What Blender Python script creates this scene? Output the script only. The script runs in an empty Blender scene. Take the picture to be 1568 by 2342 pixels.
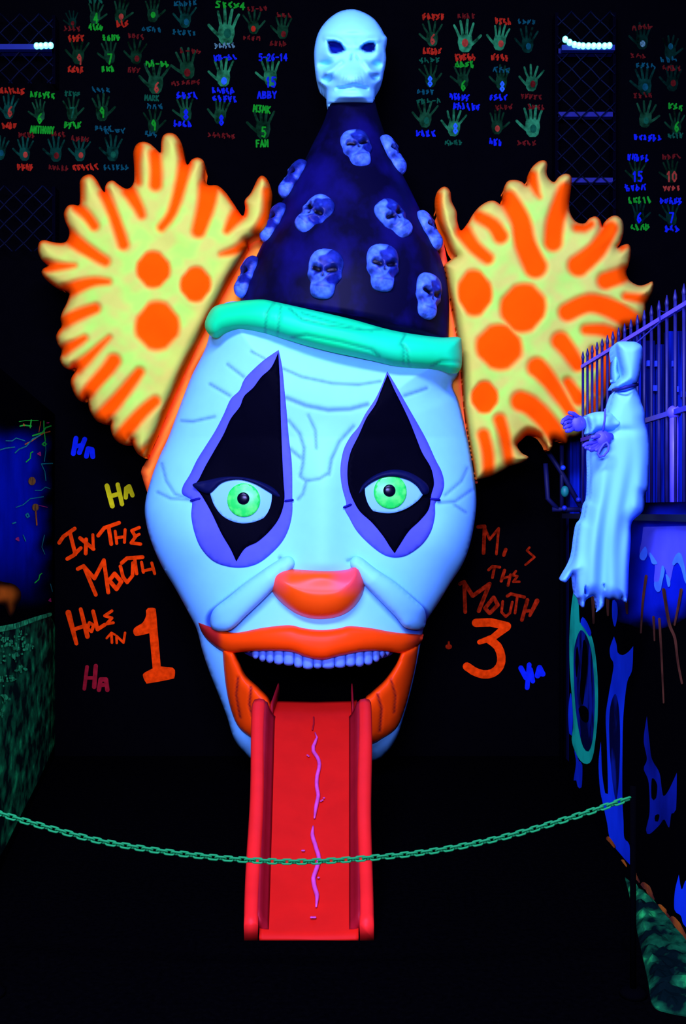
import bpy, bmesh, math, random
import numpy as np
from mathutils import Vector, Matrix
from mathutils.geometry import delaunay_2d_cdt

random.seed(7)
SC = bpy.context.scene
COL = SC.collection

# ------------------------------------------------------------------ camera, world, lamps, exposure
FPX, CX, CY, EYE = 2300.0, 784.0, 1171.0, 1.25
cam_data = bpy.data.cameras.new('camera')
cam = bpy.data.objects.new('camera', cam_data)
COL.objects.link(cam)
cam.location = (0, 0, EYE)
cam.rotation_euler = (math.pi / 2, 0, 0)
cam_data.sensor_fit = 'VERTICAL'
cam_data.sensor_height = 24.0
cam_data.lens = 24.0 * FPX / 2342.0
cam_data.clip_start = 0.05
SC.camera = cam

SC.view_settings.view_transform = 'Standard'
SC.view_settings.look = 'None'
SC.view_settings.exposure = 0.0
SC.view_settings.gamma = 1.0
SC.view_settings.use_curve_mapping = False

world = bpy.data.worlds.new('night')
SC.world = world
world.use_nodes = True
world.node_tree.nodes['Background'].inputs[0].default_value = (0.02, 0.02, 0.10, 1)
world.node_tree.nodes['Background'].inputs[1].default_value = 0.12

UV = (0.62, 0.62, 1.9)            # blacklight tubes: mostly violet-blue


def lamp(name, loc, target, power, sx, sy, col=UV):
    d = bpy.data.lights.new(name, 'AREA')
    d.shape = 'RECTANGLE'
    d.size, d.size_y = sx, sy
    d.energy = power
    d.color = col
    o = bpy.data.objects.new(name, d)
    COL.objects.link(o)
    o.location = loc
    o.rotation_euler = (Vector(target) - Vector(loc)).to_track_quat('-Z', 'Y').to_euler()
    return o


lamp('blacklight_key', (-0.45, 0.7, 3.55), (-0.1, 4.6, 1.5), 285, 1.8, 0.5)
lamp('front_fill', (-0.35, -0.4, 1.9), (0.0, 4.6, 1.6), 190, 1.2, 0.5)  # added fill lamp in front, evens out the contrast on the face
lamp('blacklight_fence', (1.35, 3.3, 3.3), (1.45, 4.95, 1.4), 16, 0.6, 0.3, (0.15, 0.2, 2.4))


# ------------------------------------------------------------------ helpers
def lin(c):
    c = c / 255.0
    return c / 12.92 if c <= 0.04045 else ((c + 0.055) / 1.055) ** 2.4


def alb(r, g, b, k=1.0):
    """paint colour that shows as this sRGB colour under the blacklights"""
    return (min(lin(r) * k, 1), min(lin(g) * k, 1), min(lin(b) * k / 2.6, 1))


def at(px, py, Y):
    return Vector(((px - CX) * Y / FPX, Y, EYE - (py - CY) * Y / FPX))


MATS = {}


def mat(name, col=(0.5, 0.5, 0.5), rough=0.6, spec=0.25, attr=False, vary=0.12, scale=18.0, emit=None, coat=0.0):
    if name in MATS:
        return MATS[name]
    m = bpy.data.materials.new(name)
    m.use_nodes = True
    nt = m.node_tree
    b = nt.nodes['Principled BSDF']
    b.inputs['Roughness'].default_value = rough
    b.inputs['Specular IOR Level'].default_value = spec
    b.inputs['Coat Weight'].default_value = coat
    if emit:
        b.inputs['Emission Color'].default_value = (*emit[:3], 1)
        b.inputs['Emission Strength'].default_value = emit[3]
    tc = nt.nodes.new('ShaderNodeTexCoord')
    nz = nt.nodes.new('ShaderNodeTexNoise')
    nz.inputs['Scale'].default_value = scale
    nz.inputs['Detail'].default_value = 4
    nt.links.new(tc.outputs['Object'], nz.inputs['Vector'])
    mr = nt.nodes.new('ShaderNodeMapRange')
    mr.inputs['From Min'].default_value = 0.3
    mr.inputs['From Max'].default_value = 0.7
    mr.inputs['To Min'].default_value = 1 - vary
    mr.inputs['To Max'].default_value = 1.0
    nt.links.new(nz.outputs['Fac'], mr.inputs['Value'])
    mx = nt.nodes.new('ShaderNodeMix')
    mx.data_type = 'RGBA'
    mx.blend_type = 'MULTIPLY'
    mx.inputs['Factor'].default_value = 1.0
    if attr:
        a = nt.nodes.new('ShaderNodeVertexColor')
        a.layer_name = 'paint'
        nt.links.new(a.outputs['Color'], mx.inputs['A'])
    else:
        mx.inputs['A'].default_value = (*col, 1)
    nt.links.new(mr.outputs['Result'], mx.inputs['B'])
    nt.links.new(mx.outputs['Result'], b.inputs['Base Color'])
    MATS[name] = m
    return m


def mat2(name, c0, c1, scale=6.0, stretch=(1, 1, 1), lo=0.45, hi=0.6, rough=0.8, spec=0.01, detail=5, c2=None):
    """two or three colours of paint mixed by stretched noise"""
    if name in MATS:
        return MATS[name]
    m = bpy.data.materials.new(name)
    m.use_nodes = True
    nt = m.node_tree
    b = nt.nodes['Principled BSDF']
    b.inputs['Roughness'].default_value = rough
    b.inputs['Specular IOR Level'].default_value = spec
    tc = nt.nodes.new('ShaderNodeTexCoord')
    mp = nt.nodes.new('ShaderNodeMapping')
    mp.inputs['Scale'].default_value = stretch
    oi = nt.nodes.new('ShaderNodeObjectInfo')
    ad = nt.nodes.new('ShaderNodeVectorMath')
    ad.operation = 'MULTIPLY_ADD'
    ad.inputs[1].default_value = (9, 7, 5)
    nt.links.new(oi.outputs['Random'], ad.inputs[0])
    nt.links.new(tc.outputs['Object'], ad.inputs[2])
    nt.links.new(ad.outputs[0], mp.inputs['Vector'])
    nz = nt.nodes.new('ShaderNodeTexNoise')
    nz.inputs['Scale'].default_value = scale
    nz.inputs['Detail'].default_value = detail
    nt.links.new(mp.outputs['Vector'], nz.inputs['Vector'])
    r = nt.nodes.new('ShaderNodeValToRGB')
    r.color_ramp.elements[0].position = lo
    r.color_ramp.elements[0].color = (*c0, 1)
    r.color_ramp.elements[1].position = hi
    r.color_ramp.elements[1].color = (*c1, 1)
    if c2:
        e = r.color_ramp.elements.new(min(hi + 0.12, 1))
        e.color = (*c2, 1)
    nt.links.new(nz.outputs['Fac'], r.inputs['Fac'])
    nt.links.new(r.outputs['Color'], b.inputs['Base Color'])
    MATS[name] = m
    return m


OFF = {}


def root(name, loc, label, cat, group=None):
    o = bpy.data.objects.new(name, None)
    COL.objects.link(o)
    o.empty_display_size = 0.1
    o.location = loc
    o['label'] = label
    o['category'] = cat
    if group:
        o['group'] = group
    OFF[o] = Vector(loc)
    return o


def tag(o, label, cat, group=None):
    o['label'] = label
    o['category'] = cat
    if group:
        o['group'] = group
    return o


def mesh_obj(name, verts, faces, material, parent=None, colors=None, smooth=True, label=None, origin=None, fixn=True):
    off = OFF[parent] if parent is not None else Vector(origin or (0, 0, 0))
    me = bpy.data.meshes.new(name)
    me.from_pydata([tuple(Vector(v) - off) for v in verts], [], [tuple(int(i) for i in f) for f in faces])
    if colors is not None:
        ca = me.color_attributes.new('paint', 'FLOAT_COLOR', 'POINT')
        c = np.ones((len(verts), 4), np.float32)
        c[:, :3] = colors
        ca.data.foreach_set('color', c.ravel())
    if fixn:
        bm = bmesh.new()
        bm.from_mesh(me)
        bmesh.ops.recalc_face_normals(bm, faces=bm.faces)
        bm.to_mesh(me)
        bm.free()
    if smooth:
        me.polygons.foreach_set('use_smooth', [True] * len(me.polygons))
    me.materials.append(material)
    o = bpy.data.objects.new(name, me)
    COL.objects.link(o)
    if parent is not None:
        o.parent = parent
    else:
        o.location = off
    OFF[o] = off
    if label:
        o['label'] = label
    return o


class MB:
    """collects simple solids into one mesh"""

    def __init__(s):
        s.v, s.f = [], []

    def add(s, vs, fs):
        n = len(s.v)
        s.v += [Vector(v) for v in vs]
        s.f += [[i + n for i in f] for f in fs]
        return s

    def box(s, lo, hi):
        x0, y0, z0 = lo
        x1, y1, z1 = hi
        return s.add([(x0, y0, z0), (x1, y0, z0), (x1, y1, z0), (x0, y1, z0), (x0, y0, z1), (x1, y0, z1), (x1, y1, z1), (x0, y1, z1)],
                     [(0, 3, 2, 1), (4, 5, 6, 7), (0, 1, 5, 4), (1, 2, 6, 5), (2, 3, 7, 6), (3, 0, 4, 7)])

    def tube(s, pts, rad, n=8, closed=False):
        pts = [Vector(p) for p in pts]
        m = len(pts)
        rs = rad if isinstance(rad, (list, tuple)) else [rad] * m
        vs, fs = [], []
        up = None
        for i, p in enumerate(pts):
            if closed:
                d = pts[(i + 1) % m] - pts[i - 1]
            else:
                d = pts[min(i + 1, m - 1)] - pts[max(i - 1, 0)]
            d.normalize()
            if up is None:
                up = d.orthogonal()
            up = (up - d * up.dot(d)).normalized()
            w = d.cross(up)
            for k in range(n):
                a = 2 * math.pi * k / n
                vs.append(p + (up * math.cos(a) + w * math.sin(a)) * rs[i])
        for i in range(m if closed else m - 1):
            j = (i + 1) % m
            for k in range(n):
                k2 = (k + 1) % n
                fs.append((i * n + k, i * n + k2, j * n + k2, j * n + k))
        if not closed:
            fs.append(tuple(range(n))[::-1])
            fs.append(tuple((m - 1) * n + k for k in range(n)))
        return s.add(vs, fs)

    def ball(s, c, r, sc=(1, 1, 1), nu=12, nv=8):
        c = Vector(c)
        vs = [c + Vector((0, 0, r * sc[2]))]
        for i in range(1, nv):
            t = math.pi * i / nv
            for k in range(nu):
                a = 2 * math.pi * k / nu
                vs.append(c + Vector((math.sin(t) * math.cos(a) * r * sc[0], math.sin(t) * math.sin(a) * r * sc[1], math.cos(t) * r * sc[2])))
        vs.append(c - Vector((0, 0, r * sc[2])))
        fs = []
        for k in range(nu):
            k2 = (k + 1) % nu
            fs.append((0, 1 + k, 1 + k2))
            for i in range(nv - 2):
                a, b = 1 + i * nu, 1 + (i + 1) * nu
                fs.append((a + k, b + k, b + k2, a + k2))
            fs.append((len(vs) - 1, 1 + (nv - 2) * nu + k2, 1 + (nv - 2) * nu + k))
        return s.add(vs, fs)

    def build(s, name, material, parent=None, smooth=False, label=None, origin=None, fixn=True):
        return mesh_obj(name, s.v, s.f, material, parent, None, smooth, label, origin, fixn)


def Z(pts, x0, y0, s):
    """points read off an enlarged view"""
    return [(x0 + p[0] * s, y0 + p[1] * s) + tuple(p[2:]) for p in pts]


def spline(pts, step=6.0, closed=True):
    """Catmull-Rom through the points; a third value marks a sharp corner"""
    P = [np.array(p[:2], float) for p in pts]
    sharp = [len(p) > 2 for p in pts]
    n = len(P)
    out = []
    for i in range(n if closed else n - 1):
        p1, p2 = P[i], P[(i + 1) % n]
        p0 = P[(i - 1) % n] if (closed or i > 0) else p1
        p3 = P[(i + 2) % n] if (closed or i + 2 < n) else p2
        if sharp[i]:
            p0 = p1
        if sharp[(i + 1) % n]:
            p3 = p2
        L = np.linalg.norm(p2 - p1)
        k = max(1, int(round(L / step)))
        m1, m2 = (p2 - p0) * 0.5, (p3 - p1) * 0.5
        for q in range(k):
            t = q / k
            out.append((2 * t ** 3 - 3 * t * t + 1) * p1 + (t ** 3 - 2 * t * t + t) * m1 + (-2 * t ** 3 + 3 * t * t) * p2 + (t ** 3 - t * t) * m2)
    if not closed:
        out.append(P[-1])
    return np.array(out)


def seg_dist(P, A, B):
    d = B - A
    L = np.maximum((d ** 2).sum(1), 1e-9)
    best = np.full(len(P), 1e9)
    for s in range(0, len(P), 4000):
        Q = P[s:s + 4000]
        t = ((Q[:, None, :] - A[None]) * d[None]).sum(2) / L[None]
        t = np.clip(t, 0, 1)
        c = A[None] + t[..., None] * d[None]
        best[s:s + 4000] = np.sqrt(((Q[:, None, :] - c) ** 2).sum(2)).min(1)
    return best


def loop_dist(P, loop):
    return seg_dist(P, loop, np.roll(loop, -1, 0))


def inside(P, loop):
    x, y = P[:, 0], P[:, 1]
    r = np.zeros(len(P), bool)
    A, B = loop, np.roll(loop, -1, 0)
    for (x0, y0), (x1, y1) in zip(A, B):
        if y0 == y1:
            continue
        c = ((y0 > y) != (y1 > y)) & (x < (x1 - x0) * (y - y0) / (y1 - y0) + x0)
        r ^= c
    return r


def cap_mask(P, pts, r0, r1=None, soft=6.0):
    """1 inside a stroke whose radius runs from r0 to r1, fading over soft"""
    pts = np.array([p[:2] for p in pts], float)
    r1 = r0 if r1 is None else r1
    n = len(pts) - 1
    best = np.full(len(P), 1e9)
    for i in range(n):
        a, b = pts[i], pts[i + 1]
        d = b - a
        t = np.clip(((P - a) @ d) / max(d @ d, 1e-9), 0, 1)
        r = r0 + (r1 - r0) * (i + t) / n
        q = np.sqrt(((P - (a + t[:, None] * d)) ** 2).sum(1)) - r
        best = np.minimum(best, q)
    return np.clip(0.5 - best / soft, 0, 1)


def sst(x):
    x = np.clip(x, 0, 1)
    return x * x * (3 - 2 * x)


def ell(P, c, rx, ry, soft=0.25):
    q = np.sqrt(((P[:, 0] - c[0]) / rx) ** 2 + ((P[:, 1] - c[1]) / ry) ** 2)
    return sst((1 + soft / 2 - q) / soft)


def gau(P, c, rx, ry):
    return np.exp(-((P[:, 0] - c[0]) / rx) ** 2 - ((P[:, 1] - c[1]) / ry) ** 2)


def wob(P, s, k=0.0):
    x, y = P[:, 0] / s + k, P[:, 1] / s - k
    return (np.sin(x * 1.7 + 1.3 * np.sin(y * 1.1 + k)) + np.sin(y * 2.1 + 1.7 * np.sin(x * 0.9 - k)) + np.sin((x + y) * 1.3 + 2 * k)) / 3


def dome(sd, R, H):
    t = np.clip(sd / R, 0, 1)
    return H * np.sqrt(np.maximum(1 - (1 - t) ** 2, 0))


def tri_core(loop, res, holes=()):
    lo, hi = loop.min(0), loop.max(0)
    xs = np.arange(lo[0], hi[0], res)
    ys = np.arange(lo[1], hi[1], res * 0.866)
    G = np.array([(x + (res / 2 if j % 2 else 0), y) for j, y in enumerate(ys) for x in xs])
    G = G[inside(G, loop)]
    if len(G):
        G = G[loop_dist(G, loop) > res * 0.55]
    for h in holes:
        G = G[~inside(G, h)]
        G = G[loop_dist(G, h) > res * 0.55]
    V = [Vector((float(a), float(b))) for a, b in loop]
    E = [(i, (i + 1) % len(loop)) for i in range(len(loop))]
    for h in holes:
        n = len(V)
        V += [Vector((float(a), float(b))) for a, b in h]
        E += [(n + i, n + (i + 1) % len(h)) for i in range(len(h))]
    V += [Vector((float(a), float(b))) for a, b in G]
    vo, eo, fo, _, _, _ = delaunay_2d_cdt(V, E, [], 0, 1e-4)
    P = np.array([(v.x, v.y) for v in vo])
    T = np.array([f for f in fo if len(f) == 3])
    c = P[T].mean(1)
    ok = inside(c, loop)
    for h in holes:
        ok &= ~inside(c, h)
    T = T[ok]
    used = np.unique(T)
    mp = -np.ones(len(P), int)
    mp[used] = np.arange(len(used))
    P, T = P[used], mp[T]
    # border edges
    cnt = {}
    for a, b, c_ in T:
        for e in ((a, b), (b, c_), (c_, a)):
            k = (min(e), max(e))
            cnt[k] = cnt.get(k, 0) + 1
    border = [k for k, n in cnt.items() if n == 1]
    return P, T, border


def relief(name, loop, yfn, material, parent=None, res=6.0, holes=(), back=None, colfn=None, label=None, origin=None, smooth=True):
    """solid panel: front surface at depth yfn(points, distance to the outline), back surface at depth back (number or function)"""
    P, T, border = tri_core(loop, res, holes)
    sd = loop_dist(P, loop)
    Y = yfn(P, sd)
    F = np.stack([(P[:, 0] - CX) * Y / FPX, Y, EYE - (P[:, 1] - CY) * Y / FPX], 1)
    n = len(P)
    if back is None:
        back = float(Y.max()) + 0.01
    Bk = F.copy()
    if callable(back):
        Yb = back(P, sd)
        Bk[:, 1] = Yb
    else:
        Bk[:, 1] = back
    verts = np.concatenate([F, Bk])
    faces = [tuple(t) for t in T] + [tuple(t[::-1] + n) for t in T] + [(a, b, b + n, a + n) for a, b in border]
    cols = None
    if colfn is not None:
        c = colfn(P, sd)
        cols = np.concatenate([c, c])
    return mesh_obj(name, verts.tolist(), faces, material, parent, cols, smooth, label, origin)


def stack(name, rows, Yc, kd, material, parent=None, n=40, sub=6, colfn=None, ribs=None, label=None, origin=None):
    """round body through left and right edge points of tilted rows"""
    R = np.array(rows, float)            # k x 4 : xl, yl, xr, yr
    k = len(R)
    D = []
    for i in range(k - 1):
        p0, p1, p2, p3 = R[max(i - 1, 0)], R[i], R[i + 1], R[min(i + 2, k - 1)]
        for q in range(sub):
            t = q / sub
            m1, m2 = (p2 - p0) * 0.5, (p3 - p1) * 0.5
            D.append((2 * t ** 3 - 3 * t * t + 1) * p1 + (t ** 3 - 2 * t * t + t) * m1 + (-2 * t ** 3 + 3 * t * t) * p2 + (t ** 3 - t * t) * m2)
    D.append(R[-1])
    vs, fs = [], []
    for i, (xl, yl, xr, yr) in enumerate(D):
        a, b = at(xl, yl, Yc), at(xr, yr, Yc)
        c, h = (a + b) / 2, (b - a) / 2
        for j in range(n):
            th = 2 * math.pi * j / n
            w = 1 + (ribs(i / (len(D) - 1), th) if ribs else 0)
            vs.append(c + h * math.cos(th) * w + Vector((0, -h.length * kd * math.sin(th) * w, 0)))
    m = len(D)
    for i in range(m - 1):
        for j in range(n):
            j2 = (j + 1) % n
            fs.append((i * n + j, i * n + j2, (i + 1) * n + j2, (i + 1) * n + j))
    fs.append(tuple(range(n)))
    fs.append(tuple((m - 1) * n + j for j in range(n)))
    o = mesh_obj(name, vs, fs, material, parent, None, True, label, origin)
    return o, D


# painted strokes on walls --------------------------------------------------
class Paint:
    """flat paint marks on a plane; plane(px, py, lift) gives the point"""

    def __init__(s, plane, lift=0.002):
        s.plane, s.lift, s.k = plane, lift, 0
        s.v, s.f = [], []

    def _e(s):
        s.k += 1
        return s.lift + s.k * 1.5e-5

    def poly(s, pts):
        e = s._e()
        n = len(s.v)
        s.v += [s.plane(p[0], p[1], e) for p in pts]
        s.f.append(tuple(range(n, n + len(pts))))
        return s

    def area(s, pts, step=8, res=16):
        loop = spline(pts, step)
        P, T, _ = tri_core(loop, res)
        e = s._e()
        n = len(s.v)
        s.v += [s.plane(p[0], p[1], e) for p in P]
        s.f += [tuple(int(i) + n for i in t) for t in T]
        return s

    def disc(s, c, rx, ry=None, n=14):
        ry = rx if ry is None else ry
        return s.poly([(c[0] + rx * math.cos(2 * math.pi * i / n), c[1] + ry * math.sin(2 * math.pi * i / n)) for i in range(n)])

    def line(s, pts, r0, r1=None, curve=False):
        if curve:
            pts = [tuple(p) for p in spline(pts, max(r0 * 1.5, 3), False)]
        r1 = r0 if r1 is None else r1
        n = len(pts) - 1
        for i in range(n):
            a, b = np.array(pts[i][:2], float), np.array(pts[i + 1][:2], float)
            ra = r0 + (r1 - r0) * i / n
            rb = r0 + (r1 - r0) * (i + 1) / n
            an = math.atan2(b[1] - a[1], b[0] - a[0])
            loop = [(a[0] + ra * math.cos(an + math.pi / 2 + math.pi * q / 6), a[1] + ra * math.sin(an + math.pi / 2 + math.pi * q / 6)) for q in range(7)]
            loop += [(b[0] + rb * math.cos(an - math.pi / 2 + math.pi * q / 6), b[1] + rb * math.sin(an - math.pi / 2 + math.pi * q / 6)) for q in range(7)]
            s.poly(loop)
        return s

    def build(s, name, material, parent, label=None):
        return mesh_obj(name, s.v, s.f, material, parent, None, False, label, None, True)


YB = 5.15                      # back wall
XR = 1.0                       # right half wall
LA, LB = Vector((-1.475, 5.15)), Vector((-1.20, 3.55))     # left partition runs through these


def on_back(px, py, lift=0.0):
    return at(px, py, YB - lift)


def on_right(px, py, lift=0.0):
    Y = (XR - lift) * FPX / (px - CX)
    return at(px, py, Y)


LN = Vector((LB.y - LA.y, -(LB.x - LA.x)))
if LN.x < 0:
    LN = -LN
LN.normalize()


def on_left(px, py, lift=0.0):
    d = Vector(((px - CX) / FPX, 1.0))
    q = LA + LN * lift
    t = q.dot(LN) / d.dot(LN)
    return at(px, py, t)


def soft_paint(name, plane, pts, material, c0, c1, fade, parent, label, lift=0.001, res=10, grow=None):
    """soft-edged patch: colour c1 in the middle blending to the bare wall c0 at its rim"""
    loop = spline(pts, 8)
    P, T, _ = tri_core(loop, res)
    sd = loop_dist(P, loop)
    m = sst((sd / fade + .22 * wob(P, 17, 1.5)))
    if grow is not None:
        m = m * grow(P)
    m = m[:, None]
    c = np.array(c0) * (1 - m) + np.array(c1) * m
    return mesh_obj(name, [plane(x, y, lift) for x, y in P], [tuple(t) for t in T], material, parent, c, False, label)

# ------------------------------------------------------------------ the setting
BLACK = mat('black_paint', (0.0008, 0.0008, 0.0010), 0.9, 0.0)
CARPET = mat('black_carpet', (0.0007, 0.0007, 0.0008), 1.0, 0.0, scale=60, vary=0.5)


def struct(name, mb, material=BLACK):
    o = mb.build(name, material)
    o['kind'] = 'structure'
    return o


struct('floor', MB().box((-3.2, -1.5, -0.1), (3.2, 5.3, 0.0)), CARPET)
struct('ceiling', MB().box((-3.2, -1.5, 4.15), (3.2, 5.3, 4.25)))
wall_back = struct('wall_back', MB().box((-3.2, YB, 0.0), (3.2, YB + 0.15, 4.15)))
# low partition on the left, its painted face turned to the course
u = (LB - LA).normalized()
a, b = LA.copy(), LA + u * 2.15
q0, q1 = a - LN * 0.12, b - LN * 0.12
lw = MB().add([(a.x, a.y, 0), (b.x, b.y, 0), (q1.x, q1.y, 0), (q0.x, q0.y, 0), (a.x, a.y, 1.75), (b.x, b.y, 1.75), (q1.x, q1.y, 1.75), (q0.x, q0.y, 1.75)],
              [(0, 1, 2, 3), (4, 5, 6, 7), (0, 1, 5, 4), (1, 2, 6, 5), (2, 3, 7, 6), (3, 0, 4, 7)])
wall_left = struct('wall_left', lw)
wall_right = struct('wall_right', MB().box((XR, 2.2, 0.0), (XR + 0.12, 4.46, 1.222)))
MB().box((XR - 0.025, 2.2, 1.222), (XR + 0.145, 4.48, 1.243)).build('cap', mat('dark_cap', (0.002, 0.002, 0.008), 0.6, 0.1), wall_right)

# ------------------------------------------------------------------ writing on the black wall
ORANGE = mat('orange_wall_paint', (0.95, 0.050, 0.001), 0.8, 0.0, vary=0.45, scale=45)
FADED = mat('faded_red_wall_paint', (0.40, 0.018, 0.002), 0.8, 0.0, vary=0.8, scale=40)
REDP = mat('crimson_wall_paint', (0.30, 0.008, 0.012), 0.8, 0.0, vary=0.4, scale=40)
BLUEP = mat('blue_wall_paint', (0.004, 0.018, 0.42), 0.8, 0.0, vary=0.3, scale=30)
YELP = mat('yellow_wall_paint', (0.55, 0.52, 0.004), 0.8, 0.0, vary=0.3, scale=30)
S5 = (0.0, 920.0, 0.30747)
S6 = (960.0, 1100.0, 0.23063)


def scribe(name, label, material, jobs, frame, plane=on_back, parent=None):
    p = Paint(plane)
    for pts, r0, *r1 in jobs:
        p.line(Z(pts, *frame), r0, *r1)
    return p.build(name, material, parent or wall_back, label)


T = 4.4
scribe('painted_lettering', 'orange hand-painted words IN THE above MOUTH', ORANGE, [
    ([(440, 1045), (470, 1000), (555, 940)], T), ([(520, 970), (560, 1130)], T), ([(500, 1165), (545, 1140), (600, 1085)], T),
    ([(640, 1020), (637, 1125)], T), ([(595, 1010), (695, 1092)], T), ([(690, 985), (694, 1090)], T - 1),
    ([(730, 992), (775, 935), (885, 897)], T), ([(808, 930), (827, 1055)], T), ([(856, 960), (868, 1050)], T - 1),
    ([(868, 1008), (925, 1000)], T - 1), ([(930, 948), (925, 1042)], T - 1), ([(1035, 932), (980, 955), (1008, 1000), (975, 1046), (1045, 1055)], T - 0.6), ([(1000, 1000), (1034, 982)], T - 1)], S5)
scribe('painted_lettering', 'orange hand-painted word MOUTH above HOLE IN 1', ORANGE, [
    ([(578, 1240), (622, 1218), (712, 1432)], T), ([(622, 1220), (702, 1310), (772, 1175), (805, 1415)], T),
    ([(852, 1275), (812, 1325), (866, 1390), (902, 1335), (852, 1275)], T + .4), ([(895, 1220), (915, 1300), (945, 1340), (985, 1290), (988, 1195)], T - .4),
    ([(905, 1195), (945, 1160), (1060, 1152)], T), ([(1000, 1160), (1016, 1275)], T - .5), ([(1052, 1190), (1066, 1265)], T - 1), ([(1062, 1255), (1130, 1240)], T - 1), ([(1128, 1195), (1150, 1275)], T - 1)], S5)
scribe('painted_lettering', 'orange hand-painted word HOLE beside the big 1', ORANGE, [
    ([(508, 1565), (568, 1795)], T + 2.2, T), ([(545, 1692), (640, 1660)], T), ([(600, 1540), (650, 1742)], T, T + 1),
    ([(665, 1640), (650, 1685), (680, 1705), (697, 1660), (665, 1640)], T - .6), ([(692, 1555), (725, 1690), (778, 1655)], T), ([(832, 1552), (778, 1588), (832, 1605), (792, 1648), (842, 1640)], T - 1)], S5)
scribe('painted_lettering', 'small orange word IN left of the big 1', ORANGE, [
    ([(793, 1755), (828, 1715), (852, 1728)], 2.6), ([(828, 1720), (832, 1788)], 3), ([(868, 1790), (866, 1738), (918, 1788), (930, 1715)], 2.8)], S5)
p = Paint(on_back)
p.area(Z([(1085, 1548, 1), (1100, 1531), (1150, 1532), (1160, 1560), (1172, 1700), (1195, 1965, 1), (1285, 1975), (1300, 1992), (1297, 2045), (1270, 2060), (1110, 2090), (1085, 2085), (1062, 2035), (1075, 2012), (1135, 1980, 1), (1110, 1718, 1), (1060, 1730), (1005, 1737), (990, 1700), (1008, 1672), (1060, 1640), (1085, 1590)], *S5), 5, 10)
p.build('painted_numeral', ORANGE, wall_back, 'large orange numeral 1 with a slab foot')
T = 3.6
scribe('painted_lettering', 'worn red word MISS with its middle letters rubbed off', FADED, [
    ([(575, 455), (640, 450), (630, 715)], T + .6), ([(640, 460), (690, 580), (780, 470), (757, 725)], T - .6), ([(850, 680), (830, 735)], T + .4), ([(1085, 660), (1060, 690), (1135, 755), (1045, 832)], T - 1)], S6)
scribe('painted_lettering', 'small faded red word THE above MOUTH at the clown\'s cheek', FADED, [
    ([(680, 882), (720, 846), (790, 855)], T - .4), ([(738, 858), (718, 958)], T - .4), ([(838, 885), (805, 992)], T), ([(825, 965), (885, 948)], T - 1), ([(897, 930), (872, 1036)], T - .4), ([(950, 895), (918, 935), (965, 945), (925, 1000), (985, 1000)], T - .8)], S6)
scribe('painted_lettering', 'faded red word MOUTH above the numeral 3', FADED, [
    ([(395, 1020), (438, 1000), (448, 1300)], T + .6), ([(440, 1010), (522, 1140), (690, 1020), (582, 1290)], T + 1), ([(730, 1155), (772, 1230), (690, 1312), (645, 1262), (730, 1155)], T + .8), ([(820, 1195), (808, 1300), (850, 1345), (890, 1310), (915, 1200)], T - .6), ([(865, 1142), (900, 1120), (1035, 1152)], T), ([(965, 1140), (942, 1310)], T - .6), ([(1065, 1180), (1010, 1378)], T + .6), ([(1040, 1292), (1110, 1285)], T), ([(1160, 1190), (1088, 1335)], T + 2, T)], S6)
p = Paint(on_back)
p.line(Z([(555, 1407), (700, 1402), (862, 1440)], *S6), 9.6)
p.line(Z([(860, 1446), (720, 1555), (590, 1598)], *S6), 9.4, 5.5)
p.line(Z([(690, 1575), (770, 1640), (806, 1745), (790, 1840), (720, 1905), (625, 1918), (530, 1885), (465, 1840)], *S6), 9.6, curve=True)
p.build('painted_numeral', ORANGE, wall_back, 'large orange numeral 3')
p = Paint(on_back)
p.disc((1025.5, 1479), 7.5, 6).line([(1026, 1477), (1026, 1469)], 2.5)
p.build('painted_spot', FADED, wall_back, 'small red paint spot beside the lip')
scribe('painted_lettering', 'blue word Ha under the left hair tuft', BLUEP, [
    ([(565, 268), (545, 382)], 5.6), ([(560, 330), (602, 318)], 4.6), ([(630, 275), (590, 375)], 5.6), ([(642, 402), (655, 345), (685, 352), (690, 405)], 5.6)], S5)
scribe('painted_lettering', 'yellow word Ha above IN THE', YELP, [
    ([(795, 622), (835, 772)], 5.6), ([(818, 700), (890, 680)], 5), ([(875, 612), (907, 758)], 5), ([(935, 708), (938, 640), (960, 625), (985, 692)], 5), ([(935, 670), (970, 662)], 4)], S5)
scribe('painted_lettering', 'crimson word Ha under HOLE', REDP, [
    ([(647, 1968), (627, 2132)], 4.2), ([(640, 2050), (700, 2050)], 4), ([(712, 1962), (700, 2118)], 5), ([(735, 2140), (748, 2062), (788, 2062), (798, 2140)], 5), ([(742, 2105), (795, 2100)], 4.5)], S5)
scribe('painted_lettering', 'blue word Ha beside the numeral 3', BLUEP, [
    ([(1000, 1855), (1050, 1950)], 6), ([(1082, 1822), (1062, 2050)], 5.4), ([(1050, 1935), (1110, 1925)], 5), ([(1095, 1870), (1118, 1985)], 5.4), ([(1185, 1855), (1165, 1930)], 6.5), ([(1185, 1850), (1218, 1915)], 6), ([(1165, 1925), (1212, 1915)], 4.5)], S6)

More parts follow.
